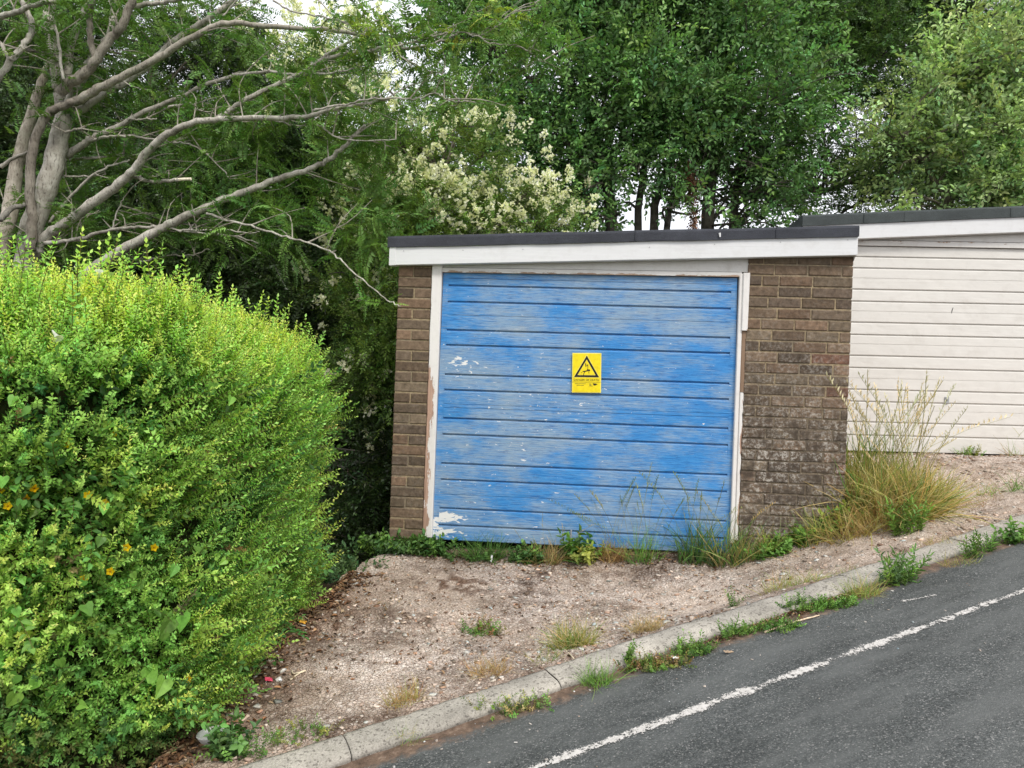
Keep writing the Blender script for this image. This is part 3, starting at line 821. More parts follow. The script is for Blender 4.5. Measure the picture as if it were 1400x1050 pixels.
# right jamb: inner post full height, outer cover strip broken away half-way
zrt = F1.loc(1016, 374)[1]; zrb = F1.loc(1004, 742)[1]
xi0 = F1.loc(1004.8, 560)[0]; xi1 = F1.loc(1010.5, 560)[0]
jr = jamb('door_frame', xi0, xi1, xi0, xi1, zrt, zrb, .0, .07, lambda f: (.06, .10 + .30 * g(f, .5, .3) + .3 * g(f, .97, .05)), M['jamb'])
zbreak = F1.loc(1018, 452)[1]
jamb('cover_strip', xi1 - .006, xr0 + .012, xi1 - .005, xr0 + .008, zrt + .004, zbreak, -.014, .0, lambda f: (.1, .12 + .5 * g(f, 1.0, .04)), M['jamb'], parent=jr)
z2 = F1.loc(1014, 536)[1]
jamb('exposed_wood', xi1 + .001, xr0 + .001, xi1 + .001, xr0 + .001, zbreak - .001, z2, .002, .05, lambda f: (1, 1), M['bare_wood'], ragged=-.006, parent=jr)
jamb('cover_strip', xi1 + .001, xr0 - .002, xi1 + .001, xr0 - .004, z2 - .003, zrb + .02, -.006, .05, lambda f: (.2, .40 + .3 * g(f, .3, .1) + .3 * g(f, .8, .1)), M['jamb'], ragged=-.014, parent=jr)
# the door, hung a little out of square
YD = .035
LYs = [390, 412, 450.5, 471, 511, 532, 570.5, 592.5, 632, 654, 693, 716]
FYs = [431, 552, 557, 675, 381]
fr = lambda y: (y - 372.0) / (737.0 - 372.0)
TLd, TRd = F1.loc(606.5, 371, YD), F1.loc(1008, 380, YD)
BLd, BRd = F1.loc(591.5, 737, YD), F1.loc(1000, 757, YD)
door1, dpt = planks(F1, TLd, TRd, BLd, BRd, .040, [fr(y) for y in LYs], [fr(y) for y in FYs], M['blue'], g1, YD, 1.0)
mb = MB(); xx = F1.loc(780, 735, YD - .02)
mb.tube([(xx[0], YD - .02, xx[1] - .07), (xx[0] + .003, YD - .022, xx[1] + .055)], [.007, .006], 8); mb.build('door_bolt', M['metal'], door1)

# ---------------- the cream garage, set back and higher
g2 = empty('garage', F2.o, -ALPHA)
tag(g2, 'flat-roofed garage with a cream white boarded door, set back higher up the slope', 'garage')
FB = -.07
w0 = F2.loc(1097, 297, FB)[0]
wtl = F2.loc(1100, 309, FB); wtr = F2.loc(1400, 296.5, FB); wbl = F2.loc(1180, 326, FB); wtm = F2.loc(1180, 306, FB)
sw = (wtr[1] - wtl[1]) / (wtr[0] - wtl[0])
wz = lambda x: wtl[1] + sw * (x - wtl[0])
wth = wz(wbl[0]) - wbl[1]
XR = w0 + 3.45
fas2 = slope_board(g2, 'fascia', M['fascia'], F2, (w0 + .01, wz(w0 + .01)), (XR, wz(XR)), wth, FB, -.004, .004)
mb = MB(); th = F2.loc(1250, 288.5, FB)[1] - wz(F2.loc(1250, 288.5, FB)[0])
ro = []
for k in range(NS + 1):
    s = k / NS; x = w0 + (XR + .02 - w0) * s
    zb = wz(x) - .002 + (fbm(np.array([s * 14]), np.array([15.0]), 1)[0] - .5) * .008
    zt = wz(x) + th + .005 + (fbm(np.array([s * 9]), np.array([11.0]), 1)[0] - .5) * .012
    yy = FB - .016 + (fbm(np.array([s * 11]), np.array([18.0]), 1)[0] - .5) * .010
    ro.append(mb.pts([(x, FB + .004, zb + .002), (x, yy, zb), (x, yy - .002, zt - .02), (x, yy + .004, zt - .005), (x, yy + .018, zt), (x, .6, zt - .012), (x, DEP + .08, zt - .03), (x, DEP + .08, zt - .10)]))
for a, b in zip(ro, ro[1:]):
    for j in range(7): mb.face((a + j, b + j, b + j + 1, a + j + 1))
mb.face([ro[0] + j for j in range(8)]); mb.face([ro[-1] + 7 - j for j in range(8)])
for pxx in (1180, 1235, 1380):
    x = F2.loc(pxx, 300, FB)[0]; mb.box(x, x + .004, FB - .024, FB, wz(x) + .004, wz(x) + th - .012)
mb.build('roof', M['felt_green'], g2)
px0 = w0 + .06; dx0 = F2.loc(1150, 500, .035)[0]; dx1 = dx0 + 2.13; px1 = dx1 + .05; px2 = XR - .06
walls2 = empty('wall'); walls2.parent = g2
mb = MB(); brick_run(mb, px0, dx0 - .05, -.03, 2.3, 0, 'pier', ztop=lambda x: wz(x) - .03); mb.build('brickwork', M['brick'], walls2)
mb = MB(); brick_run(mb, px1, px2, -.03, 2.5, 0, 'run', ztop=lambda x: wz(x) - .03); mb.build('brickwork', M['brick'], walls2)
mb = MB()
for (a, b) in ((px0, dx0 - .05), (px1, px2)):
    mb.hexa([(a + .004, .0065, -.4), (b - .004, .0065, -.4), (b - .004, .10, -.4), (a + .004, .10, -.4), (a + .004, .0065, wz(a) - .05), (b - .004, .0065, wz(b) - .05), (b - .004, .10, wz(b) - .05), (a + .004, .10, wz(a) - .05)]); mb.build('mortar', M['mortar'], walls2); mb = MB()
mb = MB()
for (a, b) in ((px0 + .002, px0 + .115), (px2 - .115, px2 - .002)):
    mb.hexa([(a, .10, -.8), (b, .10, -.8), (b, DEP, -.8), (a, DEP, -.8), (a, .10, wz(a) - .04), (b, .10, wz(b) - .04), (b, DEP, wz(b) - .04), (a, DEP, wz(a) - .04)])
a, b = px0 + .115, px2 - .115
mb.hexa([(a, DEP - .1, -.8), (b, DEP - .1, -.8), (b, DEP - .002, -.8), (a, DEP - .002, -.8), (a, DEP - .1, wz(a) - .05), (b, DEP - .1, wz(b) - .05), (b, DEP - .002, wz(b) - .05), (a, DEP - .002, wz(a) - .05)])
mb.build('side_wall', M['side_brick'], walls2)
zd0 = F2.loc(1180, 337, .035)[1]; zd1 = F2.loc(1400, 341, .035)[1]
sl = (zd1 - zd0) / (F2.loc(1400, 340, .035)[0] - F2.loc(1180, 340, .035)[0])
zdl = zd0 - sl * (F2.loc(1180, 340, .035)[0] - dx0); zdr = zdl + sl * (dx1 - dx0)
mb = MB(); wedge(mb, dx0 - .05, dx1 + .05, zdl + .06, zdr + .06, lambda x: wz(x) - wth + .012, .014, .06, (.15, .05)); mb.build('head_board', M['white_board'], g2)
mb = MB(); wedge(mb, dx0 - .05, dx1 + .05, zdl + .006, zdr + .006, lambda x: zdl + sl * (x - dx0) + .054, .006, .06, (.25, .45)); mb.build('door_head_frame', M['white_board'], g2)
for a, b in ((dx0 - .048, dx0 - .002), (dx1 + .002, dx1 + .048)):
    mb = MB(); mb.box(a, b, -.004, .07, -.05, zdl + .004, .12); mb.build('door_frame', M['jamb'], g2, bevel=.003)
Ls2 = [336.7, 350, 365.5, 394.6, 411, 439.8, 456.7, 485.3, 502, 531.7, 548, 576, 594, 615.5]
fr2 = lambda y: (y - 336.7) / (616.5 - 336.7)
xb_, zb_ = F2.loc(1165, 616.5, .035)
zbl = F2.loc(1165, 616, .035)[1]; zbr_ = F2.loc(1398, 622, .035)[1]
slb = (zbr_ - zbl) / (F2.loc(1398, 622, .035)[0] - xb_)
door2, dpt2 = planks(F2, (dx0, zdl), (dx1, zdr), (dx0, zbl - slb * (xb_ - dx0)), (dx1, zbl + slb * (dx1 - xb_)), .03, [fr2(y) for y in Ls2[1:-1]], [fr2(380), fr2(425), fr2(470), fr2(517), fr2(560)], M['cream_door'], g2, .035, 1.0)
x, z = F2.loc(1294, 547, .03)
mb = MB(); mb.box(x - .018, x + .018, .016, .034, z - .03, z + .03); mb.tube([(x, .016, z + .006), (x, .006, z + .006)], [.009, .008], 10); mb.build('lock_plate', M['metal'], door2, bevel=.002)
mb = MB(); x, z = F2.loc(1302, 424, .03); mb.tube([(x - .006, .029, z - .028), (x - .002, .0285, z), (x + .006, .029, z + .025)], [.002, .003, .0015], 6); mb.build('scratch', M['rubber'], door2)

# ---------------- the warning sign
sx0, sz0 = F1.loc(782.5, 537, YD - .02); sx1, sz1 = F1.loc(821.5, 483, YD - .02)
W, H = .205, .281
scx, scz = F1.loc(802, 509.8, YD - .02)
sg = empty('warning_sign', F1.world(scx, YD - .016, scz), -ALPHA)
sg.rotation_euler = (0, rad(-1.4), -ALPHA)
tag(sg, 'yellow danger of death electrical warning sign fixed to the blue door', 'sign')
mb = MB(); mb.box(-W / 2, W / 2, -.004, .004, -H / 2, H / 2); mb.build('plate', M['pale_yellow'], sg, bevel=.002)
mb = MB(); mb.box(-W / 2 + .006, W / 2 - .006, -.0052, -.0038, -H / 2 + .006, H / 2 - .006); mb.build('yellow_face', M['yellow'], sg)
def poly(name, pts, y, mat, parent):
    mb = MB(); mb.quad([(p[0], y, p[1]) for p in pts]); return mb.build(name, mat, parent)
def ring(name, tri, w, y, mat, parent):
    c = (sum(p[0] for p in tri) / 3, sum(p[1] for p in tri) / 3)
    rin = None; mb = MB()
    s = 1 - w
    inn = [(c[0] + (p[0] - c[0]) * s, c[1] + (p[1] - c[1]) * s) for p in tri]
    for k in range(3):
        q = (k + 1) % 3
        mb.quad([(tri[k][0], y, tri[k][1]), (tri[q][0], y, tri[q][1]), (inn[q][0], y, inn[q][1]), (inn[k][0], y, inn[k][1])])
    return mb.build(name, mat, parent), inn
tri = [(-.088, -.030), (.088, -.030), (0.0, .122)]
out = [(-.094, -.0335), (.094, -.0335), (0.0, .131)]
poly('triangle_halo', out, -.0058, M['pale_yellow'], sg)
_, inn = ring('triangle_border', tri, .27, -.0066, M['black'], sg)
c_ = (0, .0207)
poly('triangle_field', [(c_[0] + (p[0] - c_[0]) * .93, c_[1] + (p[1] - c_[1]) * .93) for p in inn], -.0064, M['yellow'], sg)
pic = MB()
def pp(pts): pic.quad([(p[0], -.0070, p[1]) for p in pts])
K = 1.35
Z_ = lambda p: [((x) * K, .012 + (z) * K) for x, z in p]
# lightning stroke
pp(Z_([(-.008, .040), (-.003, .042), (-.002, .029), (-.006, .022)])); pp(Z_([(-.006, .022), (-.002, .027), (.006, .036), (.005, .030)]))
pp(Z_([(.005, .037), (.0075, .036), (.0075, .008), (.005, .008)])); pp(Z_([(.002, .011), (.0105, .011), (.006, .002)]))
# falling figure: torso, head, legs, arms
pp(Z_([(-.010, -.004), (-.008, .002), (.008, .007), (.010, .001)])); pp(Z_([(.009, .001), (.009, .007), (.013, .009), (.018, .008), (.018, .003), (.014, .000)]))
pp(Z_([(-.010, -.004), (-.008, .002), (-.020, .000), (-.021, -.004)])); pp(Z_([(-.021, -.004), (-.018, -.001), (-.027, -.010), (-.029, -.008)]))
pp(Z_([(-.010, -.003), (-.006, -.002), (-.013, -.013), (-.016, -.011)])); pp(Z_([(-.016, -.011), (-.013, -.013), (-.013, -.022), (-.017, -.022)]))
pp(Z_([(.010, .002), (.013, .001), (.014, -.012), (.011, -.012)]))
pic.build('pictogram', M['black'], sg)
def text(name, body, x, z, size, mat, parent, y, width=None):
    cu = bpy.data.curves.new(name, 'FONT'); cu.body = body; cu.size = size; cu.align_x = 'CENTER'; cu.align_y = 'CENTER'
    cu.extrude = 0.0
    ob = bpy.data.objects.new(name, cu); COL.objects.link(ob)
    bpy.context.view_layer.update()
    dg = bpy.context.evaluated_depsgraph_get()
    me = bpy.data.meshes.new_from_object(ob.evaluated_get(dg))
    bpy.data.objects.remove(ob); bpy.data.curves.remove(cu)
    xs = [v.co.x for v in me.vertices]
    k = (width / (max(xs) - min(xs))) if width else 1
    for v in me.vertices: v.co = Vector((x + v.co.x * k, y, z + v.co.y))
    me.materials.clear(); me.name = name
    return link(name, me, mat, parent)
text('lettering', 'DANGER OF DEATH', -.001, -.0500, .0175, M['black'], sg, -.0070, .176)
mb = MB(); mb.box(-W / 2 + .002, W / 2 - .002, -.0066, -.0060, -.0655, -.0635); mb.build('dividing_line', M['print'], sg)
mb = MB()
for row, (z, xs) in enumerate(((-.0765, [(-.082, -.060), (-.056, -.038), (-.034, -.006)]), (-.0880, [(-.068, -.056), (-.052, -.040), (-.036, -.018)]))):
    lm = MB()
    lm.box(xs[0][0], xs[-1][1], -.0063, -.0060, z - .0010, z + .0010)
    for a, b in xs: lm.box(a, b, -.0066, -.0061, z - .0018, z + .0018)
    lm.build('fine_print', M['print'], sg)
for z in (-.077, -.084, -.091): mb.box(.020, .034 + (z < -.09) * .01, -.0066, -.0060, z - .002, z + .002)
mb.build('fine_print', M['print'], sg)
mb = MB(); mb.quad([(.042, -.0070, -.073), (.066, -.0070, -.0745), (.078, -.0070, -.0800), (.060, -.0070, -.0875), (.053, -.0070, -.0880)])
mb.build('leaf_logo', M['black'], sg)
# ================================================================== VEGETATION TOOLS
def nrm(a): return a / np.maximum(np.linalg.norm(a, axis=-1, keepdims=True), 1e-9)

def leaf_quads(base, d, nrm_, L, W, fold=.25, droop=.0, rich=True):
    """one leaf; returns verts, quads. d: axis, nrm_: face normal"""
    d = np.array(d, float); d /= np.linalg.norm(d)
    n_ = np.array(nrm_, float); n_ -= d * n_.dot(d); n_ /= max(np.linalg.norm(n_), 1e-6)
    s = np.cross(d, n_); b = np.array(base, float)
    if not rich:
        return [b, b + d * L * .45 + s * W / 2 + n_ * W * fold * .5, b + d * L - n_ * L * droop, b + d * L * .45 - s * W / 2 + n_ * W * fold * .5], [(0, 1, 2, 3)]
    up = n_ * W * fold
    return [b, b + d * L * .30 + s * W * .46 + up, b + d * L * .68 + s * W * .40 + up * .9 - n_ * L * droop * .4, b + d * L - n_ * L * droop,
            b + d * L * .68 - s * W * .40 + up * .9 - n_ * L * droop * .4, b + d * L * .30 - s * W * .46 + up], [(0, 1, 2, 3), (0, 3, 4, 5)]

class Tmpl:
    """a sprig template along +Y (unit length), leaves facing +Z; kind 0 leaf / 1 stem / 2 flower per vertex, tone per vertex"""
    def __init__(s): s.v = []; s.q = []; s.k = []; s.t = []
    def add(s, v, q, kind=0, tone=1.0):
        i = len(s.v); s.v += [tuple(p) for p in v]; s.q += [tuple(i + j for j in f) for f in q]
        s.k += [kind] * len(v); s.t += [tone] * len(v)
    def stem(s, pts, r):
        for a, b in zip(pts, pts[1:]):
            a = np.array(a); b = np.array(b); x = np.array([1, 0, 0]) * r; z = np.array([0, 0, 1]) * r
            s.add([a - x, a + x, b + x, b - x], [(0, 1, 2, 3)], 1, 1.0); s.add([a - z, a + z, b + z, b - z], [(0, 1, 2, 3)], 1, 1.0)
    def arr(s):
        return np.array(s.v, float), np.array(s.q, int), np.array(s.k), np.array(s.t)

def sprig(npairs, L, W, ang=55, opposite=True, decussate=False, rich=True, tipleaf=True, seed=0, grow=1.0, fold=.25, stemr=.006, droop=.1, rough=.35, tiplight=.35, bend=.1):
    R = random.Random(seed); t = Tmpl()
    pos = lambda f: np.array([math.sin(f * 2 + seed) * .03, f, -bend * f * f])
    t.stem([pos(k / 4) for k in range(5)], stemr)
    for k in range(npairs):
        f = (k + .6) / (npairs + .3)
        sides = (-1, 1) if opposite else ((-1, 1)[k % 2],)
        for s_ in sides:
            a = rad(ang + R.uniform(-14, 14))
            ph = rad(90 * (k % 2)) if decussate else 0
            d = np.array([s_ * math.sin(a), math.cos(a), R.uniform(-rough, rough) * .6])
            n_ = np.array([R.uniform(-rough, rough), R.uniform(-rough, rough) - .15, 1.0])
            if decussate: n_ = np.array([-s_ * math.cos(a) + R.uniform(-.3, .3), math.sin(a) + .15, R.uniform(-.4, .4)])
            if decussate and ph:
                d = np.array([d[2], d[1], d[0]]); n_ = np.array([n_[2], n_[1], n_[0]])
            sc = R.uniform(.75, 1.15) * (1 - (1 - grow) * f)
            v, q = leaf_quads(pos(f), d, n_, L * sc, W * sc, fold, droop * R.uniform(.3, 1.8), rich)
            t.add(v, q, 0, R.uniform(.7, 1.2) * (1 + tiplight * (f - .5)))
    if tipleaf:
        v, q = leaf_quads(pos(1.0), (R.uniform(-.2, .2), 1, R.uniform(-.2, .2)), (0, -.2, 1), L * grow, W * grow, fold, droop, rich)
        t.add(v, q, 0, 1 + tiplight * .5)
    return t.arr()

def orient(dirs, upbias=1.0, jitter=.5):
    """K rotation matrices with +Y -> dirs and +Z roughly upward"""
    K = len(dirs); d = nrm(dirs)
    z = np.zeros((K, 3)); z[:, 2] = upbias; z += rng.normal(0, jitter, (K, 3))
    z = z - d * (z * d).sum(1, keepdims=True); z = nrm(z)
    x = np.cross(d, z)
    return np.stack([x, d, z], 2)

class Foliage:
    def __init__(s): s.V = []; s.Q = []; s.C = []; s.n = 0
    def add(s, tmpls, pos, R, scale, col, stemcol=(.12, .08, .05), flcol=(.75, .70, .48), jit=.22):
        K = len(pos)
        if K == 0: return
        which = rng.integers(0, len(tmpls), K)
        col = np.broadcast_to(np.asarray(col, float), (K, 3)); scale = np.broadcast_to(np.asarray(scale, float), (K,))
        for i, (v, q, kd, tn) in enumerate(tmpls):
            m = which == i; k = int(m.sum())
            if not k: continue
            P = np.einsum('kij,vj->kvi', R[m], v) * scale[m][:, None, None] + pos[m][:, None, :]
            tw = rng.normal(1, jit, (k, 1, 1)).clip(.5, 1.6)
            c = col[m][:, None, :] * tn[None, :, None] * tw
            hue = rng.normal(0, .06, (k, 1))
            c[:, :, 0] *= 1 + hue * 1.6; c[:, :, 2] *= 1 - hue
            if (kd == 1).any(): c[:, kd == 1] = np.array(stemcol) * tw
            if (kd == 2).any(): c[:, kd == 2] = np.array(flcol) * (tn[kd == 2][None, :, None]) * np.sqrt(tw)
            nv = len(v)
            s.V.append(P.reshape(-1, 3)); s.C.append(c.reshape(-1, 3))
            s.Q.append((q[None] + (np.arange(k) * nv)[:, None, None] + s.n).reshape(-1, 4)); s.n += k * nv
    def build(s, name, mat, parent=None, origin=None):
        V = np.concatenate(s.V)
        if origin is not None: V = V - np.array(origin)
        o = np_mesh(name, V, np.concatenate(s.Q), np.concatenate(s.C).clip(0, 1), mat, parent)
        if origin is not None and parent is None: o.location = origin
        return o

def tpos(p): return np.array([p[0], p[1], p[2]], float)

# templates ----------------------------------------------------------
T_HEDGE = [sprig(10, .19, .098, 56, True, True, False, seed=i, grow=.6, rough=.9, tiplight=.8, stemr=.007) for i in range(5)]
T_OVAL = [sprig(8, .26, .135, 50, False, False, True, seed=i, grow=.75, rough=.7, droop=.18, bend=.2) for i in range(5)]
T_SMALL = [sprig(7, .24, .11, 55, True, False, False, seed=i + 20, grow=.8, rough=.9, droop=.2, bend=.15) for i in range(5)]
T_FROND = [sprig(11, .25, .098, 66, True, False, False, seed=i + 40, grow=.55, rough=.22, droop=.25, bend=.32, stemr=.006, tiplight=.15) for i in range(5)]
T_NARROW = [sprig(12, .26, .055, 42, False, False, False, seed=i + 60, grow=.6, rough=.6, droop=.2) for i in range(4)]

def panicle(seed):
    R = random.Random(seed); t = Tmpl()
    t.stem([(0, 0, 0), (0, .9, 0)], .012)
    for k in range(26):
        f = R.random(); r = .28 * (1 - f * .75)
        an = R.random() * 6.28
        p = np.array([math.cos(an) * r * R.random() ** .5, .12 + f * .85, math.sin(an) * r * R.random() ** .5])
        d = np.array([R.gauss(0, 1), R.gauss(.3, 1), R.gauss(.3, 1)])
        v, q = leaf_quads(p, d, (R.gauss(0, 1), R.gauss(0, 1), 1), .21, .17, .2, 0, False)
        t.add(v, q, 2, R.uniform(.8, 1.1))
    return t.arr()
T_PAN = [panicle(i) for i in range(4)]

def clump_cloud(fo, tm, clumps, n_per, size, col, out=.7, up=.25, shell=.45, jitc=.22, upb=1.0, **kw):
    """clumps: list of (x, y, z, rx, ry, rz, weight)"""
    for c in clumps:
        K = max(3, int(n_per * c[6]))
        d = nrm(rng.normal(0, 1, (K, 3)))
        r = rng.random(K) ** shell
        p = np.array(c[:3]) + d * r[:, None] * np.array(c[3:6])
        dr = d * out + rng.normal(0, .5, (K, 3)); dr[:, 2] += up
        cc = np.array(col) * rng.normal(1, jitc, 1).clip(.55, 1.5)
        fo.add(tm, p, orient(dr, upb, .55), size * rng.uniform(.7, 1.25, K), cc, **kw)

def px_clumps(regs, rs=None):
    """regs: (px0, py0, px1, py1, count, rpx0, rpx1, Y0, Y1) -> clumps in the world"""
    R = rs or random
    out = []
    for (a, b, c, d, n_, r0, r1, Y0, Y1) in regs:
        for k in range(n_):
            Y = R.uniform(Y0, Y1); p = at(R.uniform(a, c), R.uniform(b, d), Y)
            r = R.uniform(r0, r1) * Y / FPX
            out.append((p.x, p.y, p.z, r * R.uniform(.8, 1.4), r * R.uniform(.8, 1.3), r * R.uniform(.6, 1.0), (r / .35) ** 2))
    return out

def smooth_path(pts, rads, sub=5):
    P_ = [Vector(p) for p in pts]; out = []; ro = []
    n_ = len(P_)
    for i in range(n_ - 1):
        p0 = P_[max(0, i - 1)]; p1 = P_[i]; p2 = P_[i + 1]; p3 = P_[min(n_ - 1, i + 2)]
        for k in range(sub):
            t = k / sub
            out.append(.5 * ((2 * p1) + (p2 - p0) * t + (2 * p0 - 5 * p1 + 4 * p2 - p3) * t * t + (3 * p1 - p0 - 3 * p2 + p3) * t ** 3))
            ro.append(rads[i] + (rads[i + 1] - rads[i]) * t)
    out.append(P_[-1]); ro.append(rads[-1])
    return out, ro

def limb(mb, pts, r0, r1, sides=8, sub=5, wob=.0, col=(1, 1, 1), lump=.13):
    n_ = len(pts); rr = [r0 + (r1 - r0) * (k / (n_ - 1)) ** .85 for k in range(n_)]
    P_, R_ = smooth_path(pts, rr, sub)
    if wob:
        P_ = [p + Vector((random.uniform(-1, 1), random.uniform(-1, 1), random.uniform(-1, 1))) * wob for p in P_]
    mb.tube(P_, R_, sides, col, True, lump)
    return P_

# ================================================================== HEDGE
HP = [(-4.3, 1.62), (-3.3, 2.10), (-2.3, 2.62), (-1.58, 2.93), (-1.36, 3.09), (-1.29, 3.30), (-1.29, 3.7), (-1.30, 4.2), (-1.27, 4.65), (-1.28, 4.9), (-1.38, 5.06), (-1.6, 5.12), (-2.4, 5.1), (-4.2, 5.0)]
hp = np.array(HP); seg = np.linalg.norm(np.diff(hp, axis=0), axis=1); cum = np.concatenate([[0], np.cumsum(seg)])
PROF = np.array([(.06, -1.9), (.03, -1.45), (.0, -1.1), (-.02, -.7), (-.01, -.35), (.0, -.05), (.05, .085), (.18, .17), (.58, .205), (1.05, .23)])
ps = np.linalg.norm(np.diff(PROF, axis=0), axis=1); pcum = np.concatenate([[0], np.cumsum(ps)])
def hedge_pt(a, b):
    """a: metres along the footprint, b: metres up the profile -> point, outward normal"""
    x = np.interp(a, cum, hp[:, 0]); y = np.interp(a, cum, hp[:, 1])
    x1 = np.interp(a + .12, cum, hp[:, 0]); y1 = np.interp(a + .12, cum, hp[:, 1]); x0 = np.interp(a - .12, cum, hp[:, 0]); y0 = np.interp(a - .12, cum, hp[:, 1])
    tx, ty = x1 - x0, y1 - y0; l = np.maximum(np.hypot(tx, ty), 1e-6); nx, ny = ty / l, -tx / l
    ins = np.interp(b, pcum, PROF[:, 0]); z = np.interp(b, pcum, PROF[:, 1])
    di = np.interp(b + .08, pcum, PROF[:, 0]) - np.interp(b - .08, pcum, PROF[:, 0]); dz = np.interp(b + .08, pcum, PROF[:, 1]) - np.interp(b - .08, pcum, PROF[:, 1])
    l2 = np.maximum(np.hypot(di, dz), 1e-6); hn, vn = dz / l2, di / l2
    lump = (fbm(a, b, 2.4, 3) - .5) * .30 + (fbm(a + 9, b, 6, 2) - .5) * .16
    ins2 = ins - lump
    # the top is a little higher at the near left
    z = z + np.where(z > -.2, .10 * np.clip((4.4 - a) / 3, 0, 1), 0)
    p = np.stack([x - nx * ins2, y - ny * ins2, z + vn * lump * .4], -1)
    return p, nrm(np.stack([nx * hn, ny * hn, vn], -1)), np.stack([tx / l, ty / l, 0 * tx], -1)
hz0 = (-1.9, 3.6, -1.75)
hedge = empty('hedge', hz0)
tag(hedge, 'clipped bushy hedge of small yellow-green leaves filling the left beside the driveway', 'hedge')
fo = Foliage()
def hedge_sprigs(K, lo, hi, a0, a1, b0, b1, size0, size1, colA, colB, upw, outw, along, tm=T_HEDGE, jit=.18):
    a = rng.uniform(a0, a1, K); b = rng.uniform(b0, b1, K)
    p, n_, tg = hedge_pt(a, b)
    if lo < 0 and outw > .7:          # the outer shoots come in tufts, with darker hollows between them
        keep = fbm(a * 1.0 + 3, b * 1.0 + 7, 5.5, 3) + .25 * np.clip(b - 1.2, -.2, .6) + .12 * (a > aN) > .44
        a, b, p, n_, tg = a[keep], b[keep], p[keep], n_[keep], tg[keep]; K = len(a)
    p = p - n_ * rng.uniform(lo, hi, (K, 1))
    d = n_ * outw + tg * along + rng.normal(0, .42, (K, 3)); d[:, 2] += upw
    f = np.clip((fbm(a * 1.0, b * 1.0, 1.6, 3) - .33) * 2.6 + rng.normal(0, .18, K), 0, 1)[:, None]
    col = np.array(colA) * (1 - f) + np.array(colB) * f
    fo.add(tm, p, orient(d, .6, .7), rng.uniform(size0, size1, K), col, stemcol=(.16, .13, .05), jit=jit)
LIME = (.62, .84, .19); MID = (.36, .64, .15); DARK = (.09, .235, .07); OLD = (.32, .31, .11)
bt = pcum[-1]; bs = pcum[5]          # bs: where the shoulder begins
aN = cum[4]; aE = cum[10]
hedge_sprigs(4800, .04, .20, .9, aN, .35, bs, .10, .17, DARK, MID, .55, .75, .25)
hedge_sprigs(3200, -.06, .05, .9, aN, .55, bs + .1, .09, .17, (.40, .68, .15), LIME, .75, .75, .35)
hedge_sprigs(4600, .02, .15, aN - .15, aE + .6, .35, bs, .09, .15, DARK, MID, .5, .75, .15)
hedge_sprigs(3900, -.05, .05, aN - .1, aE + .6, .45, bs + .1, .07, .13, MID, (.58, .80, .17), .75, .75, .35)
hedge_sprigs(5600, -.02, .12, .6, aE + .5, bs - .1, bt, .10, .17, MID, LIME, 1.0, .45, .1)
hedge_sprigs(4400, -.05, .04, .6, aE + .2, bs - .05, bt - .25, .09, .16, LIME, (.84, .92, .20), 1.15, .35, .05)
hedge_sprigs(700, -.10, .0, aN - .2, aE + .3, .6, bs, .12, .22, MID, LIME, .8, .8, .6)
hedge_sprigs(260, -.12, -.0, .8, aE + .3, bs + .05, bt - .2, .14, .26, MID, LIME, 1.6, .12, .05)
hedge_sprigs(900, -.02, .1, .9, aN + .1, .3, .75, .09, .15, OLD, DARK, .5, .8, .2)
hedge_sprigs(420, -.06, .05, .9, aE, .4, bs, .12, .20, (.10, .24, .07), (.20, .40, .10), .3, .7, .2, tm=T_OVAL)
hedge_sprigs(160, -.05, .05, .9, aE, .3, bs, .10, .18, (.30, .20, .10), (.22, .20, .09), .5, .8, .2)
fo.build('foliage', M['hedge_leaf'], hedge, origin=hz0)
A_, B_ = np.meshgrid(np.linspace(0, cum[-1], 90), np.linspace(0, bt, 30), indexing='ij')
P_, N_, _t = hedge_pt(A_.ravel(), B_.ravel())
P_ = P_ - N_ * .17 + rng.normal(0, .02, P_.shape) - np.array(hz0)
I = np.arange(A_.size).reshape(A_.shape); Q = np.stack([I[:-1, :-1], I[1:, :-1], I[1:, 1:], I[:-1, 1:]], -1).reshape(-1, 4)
np_mesh('shade_core', P_, Q, np.full((len(P_), 3), (.035, .04, .016)), M['core'], hedge)  # dark shell under the leaves, its colour painting the hedge's inner shade
